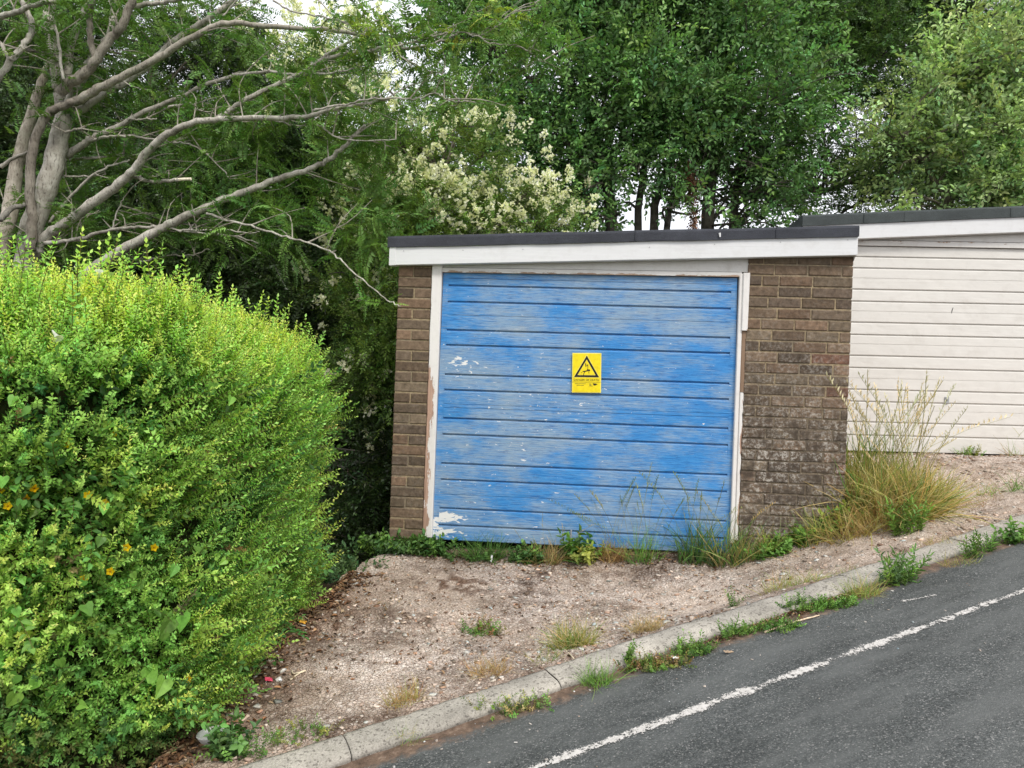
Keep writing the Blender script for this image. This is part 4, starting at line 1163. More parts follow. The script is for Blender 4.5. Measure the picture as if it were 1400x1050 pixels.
# yellow flowers in the hedge
def small_flower(mb, R_, pet, col, col2):
    for k in range(pet):
        an = 2 * math.pi * k / pet
        d = Vector((math.cos(an), math.sin(an), .35)); s_ = Vector((-math.sin(an), math.cos(an), 0))
        mb.quad([(0, 0, 0), d * R_ * .6 + s_ * R_ * .4, d * R_, d * R_ * .6 - s_ * R_ * .4], col)
    mb.tube([(0, 0, 0), (0, 0, R_ * .35)], [R_ * .25, R_ * .15], 6, col2)
mb = MB(); small_flower(mb, .017, 5, (.80, .52, .01), (.5, .25, .01))
fl0 = None
for (px, py) in ((20, 690), (38, 690), (10, 672), (28, 683), (45, 663), (48, 668), (190, 745), (165, 750), (148, 757), (118, 788), (120, 680), (262, 920), (258, 915), (148, 678), (272, 622), (158, 600), (78, 600)):
    # first surface point of the hedge along the ray
    aa = rng.uniform(.8, aE, 4000); bb = rng.uniform(.1, bt, 4000)
    if fl0 is None: HPT, HN, _ = hedge_pt(aa, bb)
    pr = np.stack([HPT[:, 0] / HPT[:, 1], HPT[:, 2] / HPT[:, 1]], 1); r_ = ray(px, py)
    k = int(np.argmin((pr[:, 0] - r_.x) ** 2 + (pr[:, 1] - r_.z) ** 2 + .0002 * HPT[:, 1]))
    p = Vector(HPT[k] + HN[k] * .05) - Vector(hz0)
    if fl0 is None: fl0 = mb.build('flower', M['petal'], hedge); o = fl0
    else: o = fl0.copy(); COL.objects.link(o); o.parent = hedge
    o.location = p; o.rotation_euler = Vector((HN[k][0], HN[k][1], HN[k][2] + .3)).to_track_quat('Z', 'Y').to_euler()

def hedge_near(px, py, out=.06):
    pr = np.stack([HPT[:, 0] / HPT[:, 1], HPT[:, 2] / HPT[:, 1]], 1); r_ = ray(px, py)
    k = int(np.argmin((pr[:, 0] - r_.x) ** 2 + (pr[:, 1] - r_.z) ** 2 + .0002 * HPT[:, 1]))
    return Vector(HPT[k] + HN[k] * out), Vector(HN[k])
# bindweed scrambling over it
bw = empty('bindweed', (-1.6, 3.0, -.2))
tag(bw, 'bindweed with large heart-shaped leaves and white trumpets scrambling over the hedge', 'climbing plant')
def heart(seed):
    R = random.Random(seed); t = Tmpl()
    n_ = 7
    ol = [(0, 0), (.28, -.16), (.50, .02), (.48, .35), (.26, .72), (0, 1.08)]
    lift = lambda x, y: abs(x) * .28 - (y ** 2) * .22
    for s_ in (-1, 1):
        for a, b in zip(ol[1:-1:2], ol[2::2]): pass
        p = [(s_ * x, y, lift(x, y)) for x, y in ol]
        t.add([p[0], p[1], p[2], p[3]], [(0, 1, 2, 3)], 0, 1.0); t.add([p[0], p[3], p[4], p[5]], [(0, 1, 2, 3)], 0, .97)
    t.stem([(0, -.7, -.1), (0, 0, 0)], .02)
    return t.arr()
T_HEART = [heart(i) for i in range(2)]
fb = Foliage()
spots = [(20, 915, .085), (52, 905, .06), (8, 925, .09), (10, 945, .07), (100, 940, .05), (200, 905, .09), (232, 830, .10), (40, 860, .06), (65, 945, .05), (125, 730, .06), (110, 800, .06), (95, 860, .065), (225, 770, .055), (265, 755, .045),
         (145, 700, .05), (150, 690, .05), (20, 650, .07), (85, 600, .06), (195, 620, .05), (180, 640, .05), (260, 600, .06), (265, 590, .05), (300, 560, .05), (330, 590, .05), (345, 500, .06), (290, 540, .07), (335, 505, .06), (270, 480, .06), (300, 760, .06), (165, 380, .06), (150, 360, .055), (105, 400, .05),
         (170, 350, .055), (185, 365, .06), (215, 380, .05), (250, 400, .05), (285, 400, .05), (20, 380, .05), (10, 350, .06), (50, 390, .05), (95, 440, .06), (90, 445, .06), (60, 460, .05), (440, 490, .06), (435, 485, .05), (470, 610, .045), (390, 495, .05), (15, 560, .06), (20, 480, .05), (140, 460, .05), (25, 820, .06), (15, 835, .05), (60, 780, .05), (290, 400, .06), (410, 420, .05), (440, 430, .05), (170, 775, .04), (30, 700, .05), (210, 850, .05), (250, 705, .05), (270, 725, .05)]
ps_, ns_, sz = [], [], []
for (px, py, s_) in spots:
    for rep in range(2):
        p, n_ = hedge_near(px + random.uniform(-14, 14), py + random.uniform(-14, 14), random.uniform(.05, .11))
        ps_.append(tuple(p)); ns_.append(tuple(n_)); sz.append(s_ * random.uniform(.6, 1.0) * .82)
for k in range(24):
    j = random.randrange(len(HPT))
    if HPT[j][1] > 5.0: continue
    ps_.append(tuple(HPT[j] + HN[j] * random.uniform(.03, .09))); ns_.append(tuple(HN[j])); sz.append(random.uniform(.025, .05))
ps_ = np.array(ps_); ns_ = np.array(ns_); K = len(ps_)
d = rng.normal(0, .5, (K, 3)); d[:, 2] -= .75; d += ns_ * .25
z = ns_ + rng.normal(0, .35, (K, 3)) + np.array([0, 0, .35]); d = nrm(d); z = nrm(z - d * (z * d).sum(1, keepdims=True))
Rm = np.stack([np.cross(d, z), d, z], 2)
hc = np.array((.20, .40, .07)) * rng.uniform(.75, 1.25, (K, 1)); hc[ps_[:, 2] > 0] = np.array((.34, .52, .07))
fb.add(T_HEART, ps_, Rm, np.array(sz), hc, stemcol=(.2, .2, .07))
fb.build('leaves', M['leaf'], bw, origin=tuple(bw.location))
for (px, py, s_, tilt) in ((130, 422, .038, (.3, -.5, .9)), (67, 471, .045, (0.7, -.3, -.7))):
    mb = MB(); R_ = s_ * .42
    mb.tube([(0, 0, 0), (0, 0, s_ * .5), (0, 0, s_ * .85), (0, 0, s_)], [.003, .006, R_ * .55, R_], 10, (.70, .70, .66), cap=False)
    o = mb.build('flower', M['petal'], bw, smooth=True)
    p, n_ = hedge_near(px, py, .12); o.location = p - bw.location; o.rotation_euler = Vector(tilt).to_track_quat('Z', 'Y').to_euler()

# ================================================================== LEFT TREE
Z = lambda x, y: (x / 2.624, y / 2.624)
Z2 = lambda x, y: (450 + x / 2.624, y / 2.624)
def trace(pts, Y0, Y1, zf=Z, wob=.0):
    n_ = len(pts); out = []
    for k, p in enumerate(pts):
        px, py = zf(*p); out.append(at(px, py, Y0 + (Y1 - Y0) * k / (n_ - 1)))
    return out
m2 = lambda w, Y=6.3: w / 2.624 / 2 * Y / FPX * .76          # traced width -> radius
lt = empty('ash_leaved_tree', at(30, 560, 6.35))
tag(lt, 'spreading grey-barked tree with several stems and ferny leaves behind the hedge', 'tree')
lo = lt.location
class LMB(MB):
    def build(s, *a, **k):
        s.v = [(p[0] - lo[0], p[1] - lo[1], p[2] - lo[2]) for p in s.v]
        return MB.build(s, *a, **k)
def lt_limb(name, pts, Y0, Y1, w0, w1, zf=Z, sides=10, col=(1, 1, 1), sub=6, parent=lt, wob=.007):
    mb = LMB(); P_ = limb(mb, trace(pts, Y0, Y1, zf), m2(w0, Y0), m2(w1, Y1), sides, sub, wob, col)
    return mb.build(name, M['bark'], parent, smooth=True), P_
tips = []
def lim(name, pts, Y0, Y1, w0, w1, zf=Z, col=(1, 1, 1), sides=8):
    o, P_ = lt_limb(name, pts, Y0, Y1, w0, w1, zf, sides, col); tips.append(P_); return o
lim('trunk', [(70, 1350), (100, 960), (120, 800), (185, 620), (222, 450), (232, 380)], 6.35, 6.3, 125, 70, sides=14)
lim('trunk', [(-10, 1300), (0, 920), (40, 740), (62, 600), (105, 430), (150, 300), (182, 215)], 6.5, 6.6, 95, 30, sides=12, col=(1.05, 1, .95))
lim('limb', [(110, 900), (116, 780), (106, 640), (128, 500), (170, 412), (215, 385), (262, 365)], 6.15, 6.1, 50, 34, col=(.55, .52, .5))
lim('limb', [(232, 390), (300, 350), (360, 315), (430, 283), (550, 215), (680, 140), (800, 85), (960, 95), (1150, 105), (1312, 125), (1440, 130), (1560, 132)], 6.25, 5.6, 46, 12, col=(.85, .83, .8))
lim('limb', [(250, 420), (360, 345), (450, 290), (560, 210), (620, 150), (720, 85), (760, 60), (850, -10), (930, -80)], 6.35, 6.2, 40, 22)
lim('limb', [(215, 330), (250, 300), (300, 265), (340, 220), (400, 135), (445, 80), (480, -20)], 6.2, 6.0, 52, 36, col=(.62, .6, .57))
lim('limb', [(343, 215), (325, 140), (322, 60), (335, -20)], 6.15, 6.1, 32, 26, col=(.55, .53, .5))
lim('limb', [(235, 400), (300, 260), (370, 175), (400, 110), (420, -20)], 6.35, 6.4, 55, 36)
lim('limb', [(225, 420), (205, 300), (195, 200), (170, 60), (160, -30)], 6.4, 6.5, 55, 40)
lim('limb', [(235, 390), (245, 250), (260, 150), (320, 0)], 6.5, 6.6, 40, 30)
lim('limb', [(180, -10), (195, 60), (212, 160), (226, 285)], 6.0, 6.05, 12, 14)
lim('limb', [(240, 560), (300, 515), (345, 488), (430, 450), (520, 400), (640, 350), (780, 290), (920, 258), (1040, 266), (1130, 275)], 6.4, 6.0, 36, 10)
lim('limb', [(140, 900), (180, 838), (250, 790), (370, 700), (470, 622), (520, 555), (590, 490), (680, 445), (770, 428), (900, 422), (1080, 420), (1200, 390), (1312, 372), (1400, 350)], 6.25, 5.4, 54, 12, sides=12)
b1 = lim('limb', [(775, 428), (830, 395), (900, 350), (1000, 300), (1080, 265), (1160, 215), (1250, 190), (1312, 186), (1420, 180), (1560, 155), (1640, 120)], 5.85, 5.5, 30, 9)
lim('limb', [(1080, 265), (1150, 215), (1200, 180), (1270, 140), (1360, 70)], 5.7, 5.6, 22, 8)
lim('limb', [(1090, 268), (1180, 262), (1270, 245)], 5.7, 5.6, 12, 6)
lim('limb', [(60, 1420), (150, 1130), (280, 1010), (400, 920), (560, 830), (640, 790), (760, 735), (900, 680), (1000, 640), (1130, 600), (1200, 555), (1260, 500), (1310, 450)], 6.2, 5.7, 60, 14, sides=12)
lim('limb', [(150, 870), (220, 868), (300, 852), (400, 825), (500, 815), (580, 815), (700, 835), (830, 845), (925, 870)], 6.2, 5.9, 22, 6)
lim('limb', [(640, 828), (720, 826), (800, 822), (880, 835), (930, 830)], 5.95, 5.85, 10, 5)
lim('limb', [(740, 765), (820, 790), (900, 810), (1010, 845), (1090, 866), (1180, 900), (1240, 950), (1312, 1012), (1390, 1075), (1438, 1097)], 5.8, 4.7, 12, 5)
lim('limb', [(468, 628), (540, 650), (610, 648), (640, 645)], 6.05, 5.95, 20, 16)
mb = LMB(); limb(mb, trace([(632, 645), (660, 643), (686, 642)], 5.96, 5.94), m2(14), m2(13), 8, 3, 0, (2.2, 2.1, 1.9)); mb.build('broken_stub', M['bark'], lt)
lim('limb', [(175, 800), (230, 730), (320, 640), (390, 597), (465, 575)], 6.4, 6.3, 16, 8)
lim('limb', [(490, 945), (560, 925), (620, 915), (690, 915), (750, 893)], 6.4, 6.3, 11, 5)
lim('limb', [(402, 822), (420, 765), (445, 712)], 6.15, 6.1, 9, 5)
lim('limb', [(330, 500), (400, 490), (480, 490), (620, 508), (690, 520), (760, 570), (825, 640)], 6.3, 6.0, 14, 5)
lim('limb', [(250, 575), (330, 565), (400, 560), (445, 550)], 6.5, 6.4, 16, 8)
lim('limb', [(215, 630), (300, 632), (380, 628)], 6.4, 6.4, 10, 6)
lim('limb', [(600, 385), (680, 370), (720, 395), (800, 408), (880, 405)], 6.1, 6.0, 11, 6)
lim('limb', [(460, 430), (520, 426), (560, 428)], 6.2, 6.2, 10, 6)
lim('limb', [(1080, 422), (1140, 445), (1210, 495), (1312, 503), (1420, 500)], 5.7, 5.5, 10, 5)
lim('limb', [(900, 425), (1000, 435), (1060, 450), (1130, 440)], 5.8, 5.7, 10, 5)
lim('limb', [(-40, 60), (60, 45), (110, 22), (200, 0)], 5.9, 5.8, 30, 20)
lim('limb', [(-20, 300), (40, 215), (90, 155), (115, 100), (95, 40), (60, -20)], 5.9, 6.0, 34, 22)
lim('limb', [(0, 150), (20, 190), (40, 215)], 5.95, 5.9, 16, 20)
lim('limb', [(60, 175), (120, 182), (185, 195)], 6.1, 6.3, 20, 16, col=(.5, .5, .5))
lim('limb', [(470, 25), (520, 15), (580, 10), (660, -5)], 6.2, 6.1, 26, 18)
lim('limb', [(0, 600), (60, 560), (130, 540)], 6.5, 6.5, 20, 10)
lim('limb', [(0, 790), (40, 750), (90, 735)], 6.0, 6.1, 30, 20, col=(.5, .5, .5))
lim('limb', [(235, 475), (270, 465), (295, 458)], 6.2, 6.15, 12, 6)
lim('limb', [(0, 65), (100, 92), (160, 120), (210, 152), (260, 200), (300, 242)], 5.5, 5.3, 8, 4, Z2)
lim('limb', [(150, 180), (220, 165), (300, 155), (380, 130), (440, 115), (520, 125), (580, 155), (680, 165), (720, 190), (760, 222)], 5.5, 5.3, 13, 4, Z2)
lim('limb', [(-60, 395), (60, 375), (150, 355), (240, 352), (310, 355), (380, 335), (420, 352), (460, 366), (510, 360)], 5.5, 5.2, 11, 4, Z2)
lim('limb', [(540, 130), (600, 95), (680, 35), (760, 10)], 5.4, 5.3, 8, 4, Z2)
lim('limb', [(-70, -30), (-10, 30), (60, 100), (140, 130)], 5.6, 5.5, 8, 4, Z2)
lim('limb', [(980, 0), (1060, 45), (1160, 60), (1260, 92), (1312, 120)], 5.7, 5.5, 9, 6)
lim('limb', [(800, 60), (850, 0)], 6.0, 6.0, 8, 6)
# twigs sprout from the limbs; fronds sit on them and behind them
fo = Foliage(); mbt = LMB()
FR = (.16, .305, .068)
fpos, fdir = [], []
allp = [(p, i) for P_ in tips[3:] for i, p in enumerate(P_)]
for k in range(400):
    p, i = random.choice(allp)
    if 330 < 700 + FPX * p.x / p.y < 530 and p.z / p.y > .42 and random.random() < .9: continue
    if p.z < .15 + .05 * (p.x + 3) or p.y < 5.15: continue
    q = p + Vector((random.uniform(-.25, .45), random.uniform(-.15, .45), random.uniform(-.15, .40)))
    mid = (p + q) / 2 + Vector((random.uniform(-.05, .05), random.uniform(-.05, .05), random.uniform(-.02, .06)))
    limb(mbt, [p, mid, q], .0055, .002, 5, 3, 0, (.8, .78, .75))
    for j in range(6):
        f = .35 + .65 * j / 5; b = p + (q - p) * f
        fpos.append(tuple(b)); v = (q - p).normalized() * .6 + Vector((random.uniform(-1, 1), random.uniform(-1, 1), random.uniform(-.5, .35))); fdir.append(tuple(v))
mbt.build('twigs', M['bark'], lt)['kind'] = 'stuff'
fpos = np.array(fpos); fdir = np.array(fdir)
fo.add(T_FROND, fpos, orient(fdir, 1.0, .35), rng.uniform(.11, .19, len(fpos)), FR, stemcol=(.12, .13, .04))
cl = px_clumps([(20, 20, 330, 330, 26, 26, 48, 6.6, 7.3), (300, 90, 560, 330, 30, 26, 46, 5.9, 6.9), (430, 5, 740, 90, 20, 20, 40, 5.2, 6.0), (-80, -60, 300, 30, 14, 30, 50, 6.2, 7.2), (440, 250, 560, 340, 7, 18, 32, 5.5, 6.2)])
clump_cloud(fo, T_FROND, cl, 46, .20, FR, out=.9, up=-.1, shell=.6, stemcol=(.12, .13, .04), jitc=.18)
cl = px_clumps([(500, 375, 540, 420, 3, 9, 13, 4.8, 4.95), (465, 315, 515, 350, 4, 14, 22, 5.0, 5.3)])
clump_cloud(fo, T_FROND, cl, 60, .125, (.18, .35, .06), out=.9, up=-.1, shell=.6, stemcol=(.12, .13, .04))
cl = px_clumps([(450, 5, 720, 60, 9, 16, 30, 5.1, 5.5)])
clump_cloud(fo, T_FROND, cl, 60, .15, (.29, .40, .06), out=.9, up=-.1, shell=.6, stemcol=(.2, .12, .04))
fo.build('crown', M['leaf'], lt, origin=tuple(lo))

# ================================================================== BACKGROUND WOOD
def wood(name, label, cat, base, stems, regs, tm, n_per, size, col, mat, seed, group=None, shell=.5, up=.2, out=.7, flowers=None, limbs=0, barkcol=(.35, .33, .3), jitc=.22, extra=()):
    R = random.Random(seed)
    t_ = empty(name, base); tag(t_, label, cat, group)
    o_ = Vector(base)
    P_all = []
    for (pts, w0, w1) in stems:
        mb = MB(); w = [Vector(at(px, py, Y)) - o_ for (px, py, Y) in pts]
        P_all += limb(mb, w, w0, w1, 8, 5, .008, barkcol)
        mb.build('trunk', M['bark'], t_, smooth=True)
    cl = px_clumps(regs, R)
    if limbs and P_all:
        mb = MB()
        for c in cl:
            e = Vector(c[:3]) - o_
            cand = [p for p in P_all if p.z < e.z + .1] or P_all
            s_ = min(cand, key=lambda p: (p - e).length + R.uniform(0, .6))
            if (s_ - e).length > 4.5: continue
            mid = (s_ + e) / 2 + Vector((R.uniform(-.2, .2), R.uniform(-.2, .2), R.uniform(-.05, .25)))
            limb(mb, [s_, mid, e], .020, .006, 5, 4, .006, barkcol)
            for j in range(limbs):
                e2 = e + Vector((R.uniform(-1, 1) * c[3], R.uniform(-1, 1) * c[4], R.uniform(-.8, 1) * c[5]))
                limb(mb, [mid.lerp(e, .5), mid.lerp(e2, .7) + Vector((0, 0, .04)), e2], .009, .003, 4, 3, .004, barkcol)
        mb.build('branches', M['bark'], t_)
    fo = Foliage()
    clump_cloud(fo, tm, cl, n_per, size, col, out=out, up=up, shell=shell, stemcol=tuple(k * .3 for k in barkcol), jitc=jitc)
    for (rg, npr, sz, cc) in extra:
        clump_cloud(fo, tm, px_clumps(rg, R), npr, sz, cc, out=out, up=up, shell=shell, jitc=jitc)
    fo.build('crown', mat, t_, origin=base)
    if flowers:
        rg, npr, sz, fcol = flowers
        ff = Foliage()
        for c in px_clumps(rg, R):
            K = max(2, int(npr * c[6])); d = nrm(rng.normal(0, 1, (K, 3))); d[:, 1] -= .35; d[:, 2] += .25; d = nrm(d)
            p = np.array(c[:3]) + d * np.array(c[3:6]) * rng.uniform(.9, 1.12, (K, 1))
            dr = d + rng.normal(0, .35, (K, 3)); dr[:, 2] += .5
            ff.add(T_PAN, p, orient(dr, 1, .5), sz * rng.uniform(.7, 1.25, K), (.3, .35, .1), stemcol=(.2, .25, .08), flcol=fcol)
        ff.build('blossom', M['petal'], t_, origin=base)
    return t_
gz = lambda x, y: float(zground(np.array(x), np.array(y)))
def gbase(px, Y):
    p = at(px, 500, Y); return (p.x, p.y, gz(p.x, p.y))

# dark evergreen backdrop on the left
wood('evergreen_tree', 'dark leafy tree filling the shade behind the ferny tree at the left', 'tree', gbase(190, 9.0),
     [([(190, 700, 9.0), (185, 480, 9.0), (200, 250, 9.1), (210, 60, 9.2)], .11, .05), ([(300, 700, 8.8), (310, 450, 8.8), (330, 250, 8.9)], .08, .03)],
     [(-90, 180, 250, 520, 46, 45, 85, 8.6, 9.8), (200, 130, 470, 420, 40, 40, 75, 8.3, 9.4), (-90, -40, 130, 200, 15, 40, 75, 9.0, 9.8), (150, 40, 330, 160, 11, 36, 60, 8.8, 9.6), (330, 380, 530, 760, 34, 40, 70, 7.8, 9.0), (455, 520, 540, 780, 16, 30, 46, 6.9, 7.6)],  # last low clumps added to darken the gap beside the garage
     T_SMALL, 120, .21, (.075, .135, .04), M['gloss_leaf'], 3, limbs=1)
# the flowering privet
wood('flowering_privet', 'large privet bush covered in cream blossom behind the blue garage', 'shrub', gbase(620, 7.9),
     [([(560, 640, 7.7), (575, 420, 7.7), (600, 250, 7.7)], .05, .02), ([(640, 640, 7.9), (650, 420, 7.9), (690, 280, 7.9)], .05, .02)],
     [(510, 190, 700, 330, 22, 34, 58, 7.3, 8.2), (640, 260, 780, 340, 12, 28, 46, 7.5, 8.1), (470, 160, 580, 330, 10, 36, 56, 7.2, 8.0), (470, 330, 560, 640, 26, 34, 56, 6.6, 7.6), (560, 130, 640, 220, 6, 30, 42, 7.8, 8.3), (380, 60, 500, 140, 9, 30, 48, 7.8, 8.4), (540, 330, 760, 460, 12, 36, 50, 7.8, 8.3)],
     T_SMALL, 110, .17, (.21, .335, .075), M['leaf'], 5,
     flowers=([(510, 180, 700, 320, 30, 30, 54, 7.2, 7.9), (640, 260, 790, 330, 18, 24, 40, 7.3, 7.8), (370, 40, 500, 130, 16, 26, 44, 7.6, 8.2), (460, 90, 560, 200, 7, 26, 40, 7.4, 8.0), (450, 340, 545, 640, 9, 30, 50, 6.5, 7.4)], 12, .17, (1.0, .98, .78)), limbs=1)
# the middle tree with dark stems showing under its crown
wood('broadleaf_tree', 'tall multi-stemmed broadleaf tree rising behind the middle of the blue garage roof', 'tree', gbase(870, 9.6),
     [([(845, 520, 9.6), (836, 320, 9.6), (828, 240, 9.6), (800, 130, 9.7), (790, 20, 9.8)], .085, .05), ([(880, 520, 9.7), (872, 315, 9.7), (885, 200, 9.8), (900, 60, 9.9)], .06, .03),
      ([(895, 520, 9.6), (893, 315, 9.6), (905, 250, 9.7), (960, 120, 9.8)], .07, .035), ([(905, 520, 9.5), (912, 310, 9.5), (935, 250, 9.5), (985, 190, 9.4), (1040, 120, 9.3)], .05, .025),
      ([(970, 520, 9.8), (968, 310, 9.8), (978, 200, 9.9), (1000, 50, 9.9)], .10, .06), ([(1000, 520, 10), (1003, 310, 10), (1015, 220, 10), (1060, 100, 10)], .075, .04),
      ([(830, 260, 9.6), (770, 150, 9.6), (700, 90, 9.5), (630, 60, 9.5)], .045, .015), ([(815, 330, 9.5), (790, 230, 9.4), (740, 130, 9.4), (690, 70, 9.3)], .03, .012)],
     [(640, 90, 840, 250, 24, 36, 62, 9.2, 10.4), (760, -70, 1130, 170, 62, 42, 74, 8.9, 10.6), (840, 150, 1130, 240, 13, 28, 48, 9.2, 10.2), (580, -60, 780, 60, 18, 36, 62, 9.4, 10.4), (690, 220, 800, 300, 9, 28, 44, 9.4, 10), (1040, 200, 1110, 290, 4, 20, 34, 9.4, 10), (790, 205, 1110, 310, 46, 13, 27, 8.8, 10.6), (815, 222, 960, 312, 15, 11, 21, 8.9, 10.3), (930, 180, 1120, 290, 16, 18, 30, 9.2, 10.6)],
     T_OVAL, 41, .30, (.17, .32, .105), M['leaf'], 7, jitc=.36, limbs=2, barkcol=(.28, .27, .25))
# darker tree at the right with the low drooping bough
wood('dark_tree', 'dark fine-leaved tree with a low drooping bough, above the cream garage roof', 'tree', gbase(1330, 11.5),
     [([(1400, 560, 11.5), (1390, 320, 11.5), (1360, 170, 11.5), (1330, 20, 11.5)], .16, .08), ([(1375, 240, 11.4), (1290, 235, 11.3), (1225, 250, 11.2), (1165, 248, 11.1), (1125, 262, 11.0), (1108, 262, 10.9)], .075, .025),
      ([(1340, 100, 11.4), (1250, 70, 11.2), (1180, 85, 11.1), (1120, 110, 11.0)], .07, .02), ([(1240, 250, 11.2), (1180, 275, 11.1), (1150, 292, 11.0)], .035, .015)],
     [(1080, -70, 1330, 90, 30, 42, 76, 10.6, 12.2), (1060, 60, 1290, 180, 16, 34, 56, 10.6, 12.0), (1250, 60, 1460, 260, 20, 44, 76, 10.8, 12.2), (1060, 170, 1260, 290, 34, 14, 30, 10.4, 11.8), (1200, 60, 1420, 300, 20, 40, 66, 10.4, 11.6), (1290, -90, 1500, 60, 14, 44, 76, 10.8, 12.2)],
     T_SMALL, 58, .22, (.12, .215, .065), M['leaf'], 9, limbs=2, barkcol=(.25, .24, .22))
# sallow with larger pale leaves over the cream garage
wood('sallow_bush', 'pale-leaved sallow bush leaning over the cream garage roof at the right', 'shrub', gbase(1360, 9.3),
     [([(1370, 520, 9.4), (1360, 330, 9.4), (1340, 200, 9.3), (1350, 80, 9.2)], .06, .02), ([(1410, 520, 9.5), (1400, 300, 9.4), (1420, 120, 9.3)], .06, .02), ([(1330, 520, 9.2), (1310, 320, 9.2), (1260, 220, 9.1), (1230, 180, 9.0)], .05, .015)],
     [(1290, 70, 1450, 200, 20, 30, 50, 8.7, 9.6), (1240, 210, 1450, 290, 20, 28, 44, 8.7, 9.5), (1190, 110, 1310, 240, 13, 22, 40, 8.8, 9.7), (1300, 0, 1440, 80, 7, 24, 40, 9.0, 9.6), (1170, 250, 1260, 300, 3, 14, 24, 8.8, 9.3)],
     T_OVAL, 46, .31, (.38, .52, .22), M['leaf'], 11, limbs=2, barkcol=(.4, .38, .33))
# far belt of trees, seen only through the gaps low down on the left
wood('distant_tree', 'distant tree closing the gap low behind the ferny tree at the far left', 'tree', gbase(-60, 13.0),
     [([(-60, 640, 13), (-60, 300, 13), (-40, 60, 13)], .15, .06)], [(440, 470, 560, 800, 16, 40, 60, 8.4, 9.4), (-320, 40, 80, 480, 26, 70, 120, 12, 14), (60, 250, 560, 560, 26, 70, 110, 11, 13)], T_SMALL, 60, .34, (.09, .15, .045), M['leaf'], 13)  # first clumps stand nearer, added to darken the gap beside the garage
# a hanging brown dead spray in the middle tree
mb = MB(); p0 = at(943, 215, 9.2); p1 = at(946, 250, 9.2); p2 = at(949, 318, 9.15)
bsp = empty('dead_branch', p0); tag(bsp, 'hanging dead spray of brown leaves among the dark stems above the roof', 'dead branch')
P_ = limb(mb, [p0 - p0, p1 - p0, p2 - p0], .008, .003, 5, 6); mb.build('twig', M['bark'], bsp)
ff = Foliage(); K = 90; tt = rng.uniform(.25, 1, K); pp_ = np.array([tuple(P_[int(t * (len(P_) - 1))]) for t in tt]) + rng.normal(0, .03, (K, 3)); dd = rng.normal(0, .5, (K, 3)); dd[:, 2] -= 1
ff.add(T_OVAL, pp_, orient(dd), rng.uniform(.10, .18, K), (.26, .13, .075)); ff.build('dead_leaves', M['dry'], bsp)
# ================================================================== WEEDS AND LITTER
GREEN = (.12, .24, .05); BRIGHT = (.20, .37, .07); STRAW = (.52, .39, .17); RUST = (.36, .20, .09); YEL = (.38, .37, .09)
def blade_t(seed, curve, nseg=5, w=.018):
    R = random.Random(seed); t = Tmpl()
    pr = None
    for k in range(nseg + 1):
        f = k / nseg; ww = w * (1 - f) ** .7 + .0006
        x = curve * f * f * .9; y = f * (1 - .28 * abs(curve) * f); z = R.uniform(-.01, .01)
        p = [np.array([x, y, z - ww]), np.array([x, y, z + ww])]
        if pr is not None: t.add([pr[0], pr[1], p[1], p[0]], [(0, 1, 2, 3)], 0, .8 + .35 * f)
        pr = p
    return t.arr()
DZi = DZ
def dsurf(x, y):
    i = np.clip(((x - gx[0]) / G0), 0, len(gx) - 2); j = np.clip((y - gy[0]) / G0, 0, len(gy) - 2)
    i0 = i.astype(int); j0 = j.astype(int); fi = i - i0; fj = j - j0
    return (DZi[i0, j0] * (1 - fi) + DZi[i0 + 1, j0] * fi) * (1 - fj) + (DZi[i0, j0 + 1] * (1 - fi) + DZi[i0 + 1, j0 + 1] * fi) * fj
T_WIDE = [sprig(9, .28, .075, 46, True, True, True, seed=i + 140, grow=.75, rough=.6, droop=.15) for i in range(4)]
T_MAT = [sprig(8, .20, .12, 58, True, True, False, seed=i + 150, grow=.8, rough=.9, droop=.2) for i in range(4)]
T_BLADE = [blade_t(i, c, 5, .010) for i, c in enumerate((.15, .35, .55, .8, 1.05, .25))]
T_FINE = [blade_t(i + 9, c, 5, .006) for i, c in enumerate((.1, .2, .35, .5))]
def seedhead(seed, drop=.3):
    R = random.Random(seed); t = Tmpl()
    pos = lambda f: np.array([drop * f * f, f * (1 - .2 * drop), 0])
    t.stem([pos(k / 5) for k in range(6)], .0018)
    for k in range(22):
        f = .72 + .28 * k / 21; s_ = (-1, 1)[k % 2]
        v, q = leaf_quads(pos(f) , (s_ * R.uniform(.2, .6), 1, R.uniform(-.5, .5)), (R.gauss(0, 1), 0, 1), .036, .009, .1, 0, False)
        t.add(v, q, 0, R.uniform(.8, 1.15))
    return t.arr()
T_SEED = [seedhead(i, d) for i, d in enumerate((.25, .5, .8))]
T_BROAD = [sprig(6, .30, .19, 60, True, True, True, seed=i + 80, grow=.9, rough=.6, droop=.3, bend=.1) for i in range(4)]
T_FEATHER = [sprig(16, .16, .030, 45, True, True, False, seed=i + 90, grow=.7, rough=.6) for i in range(4)]

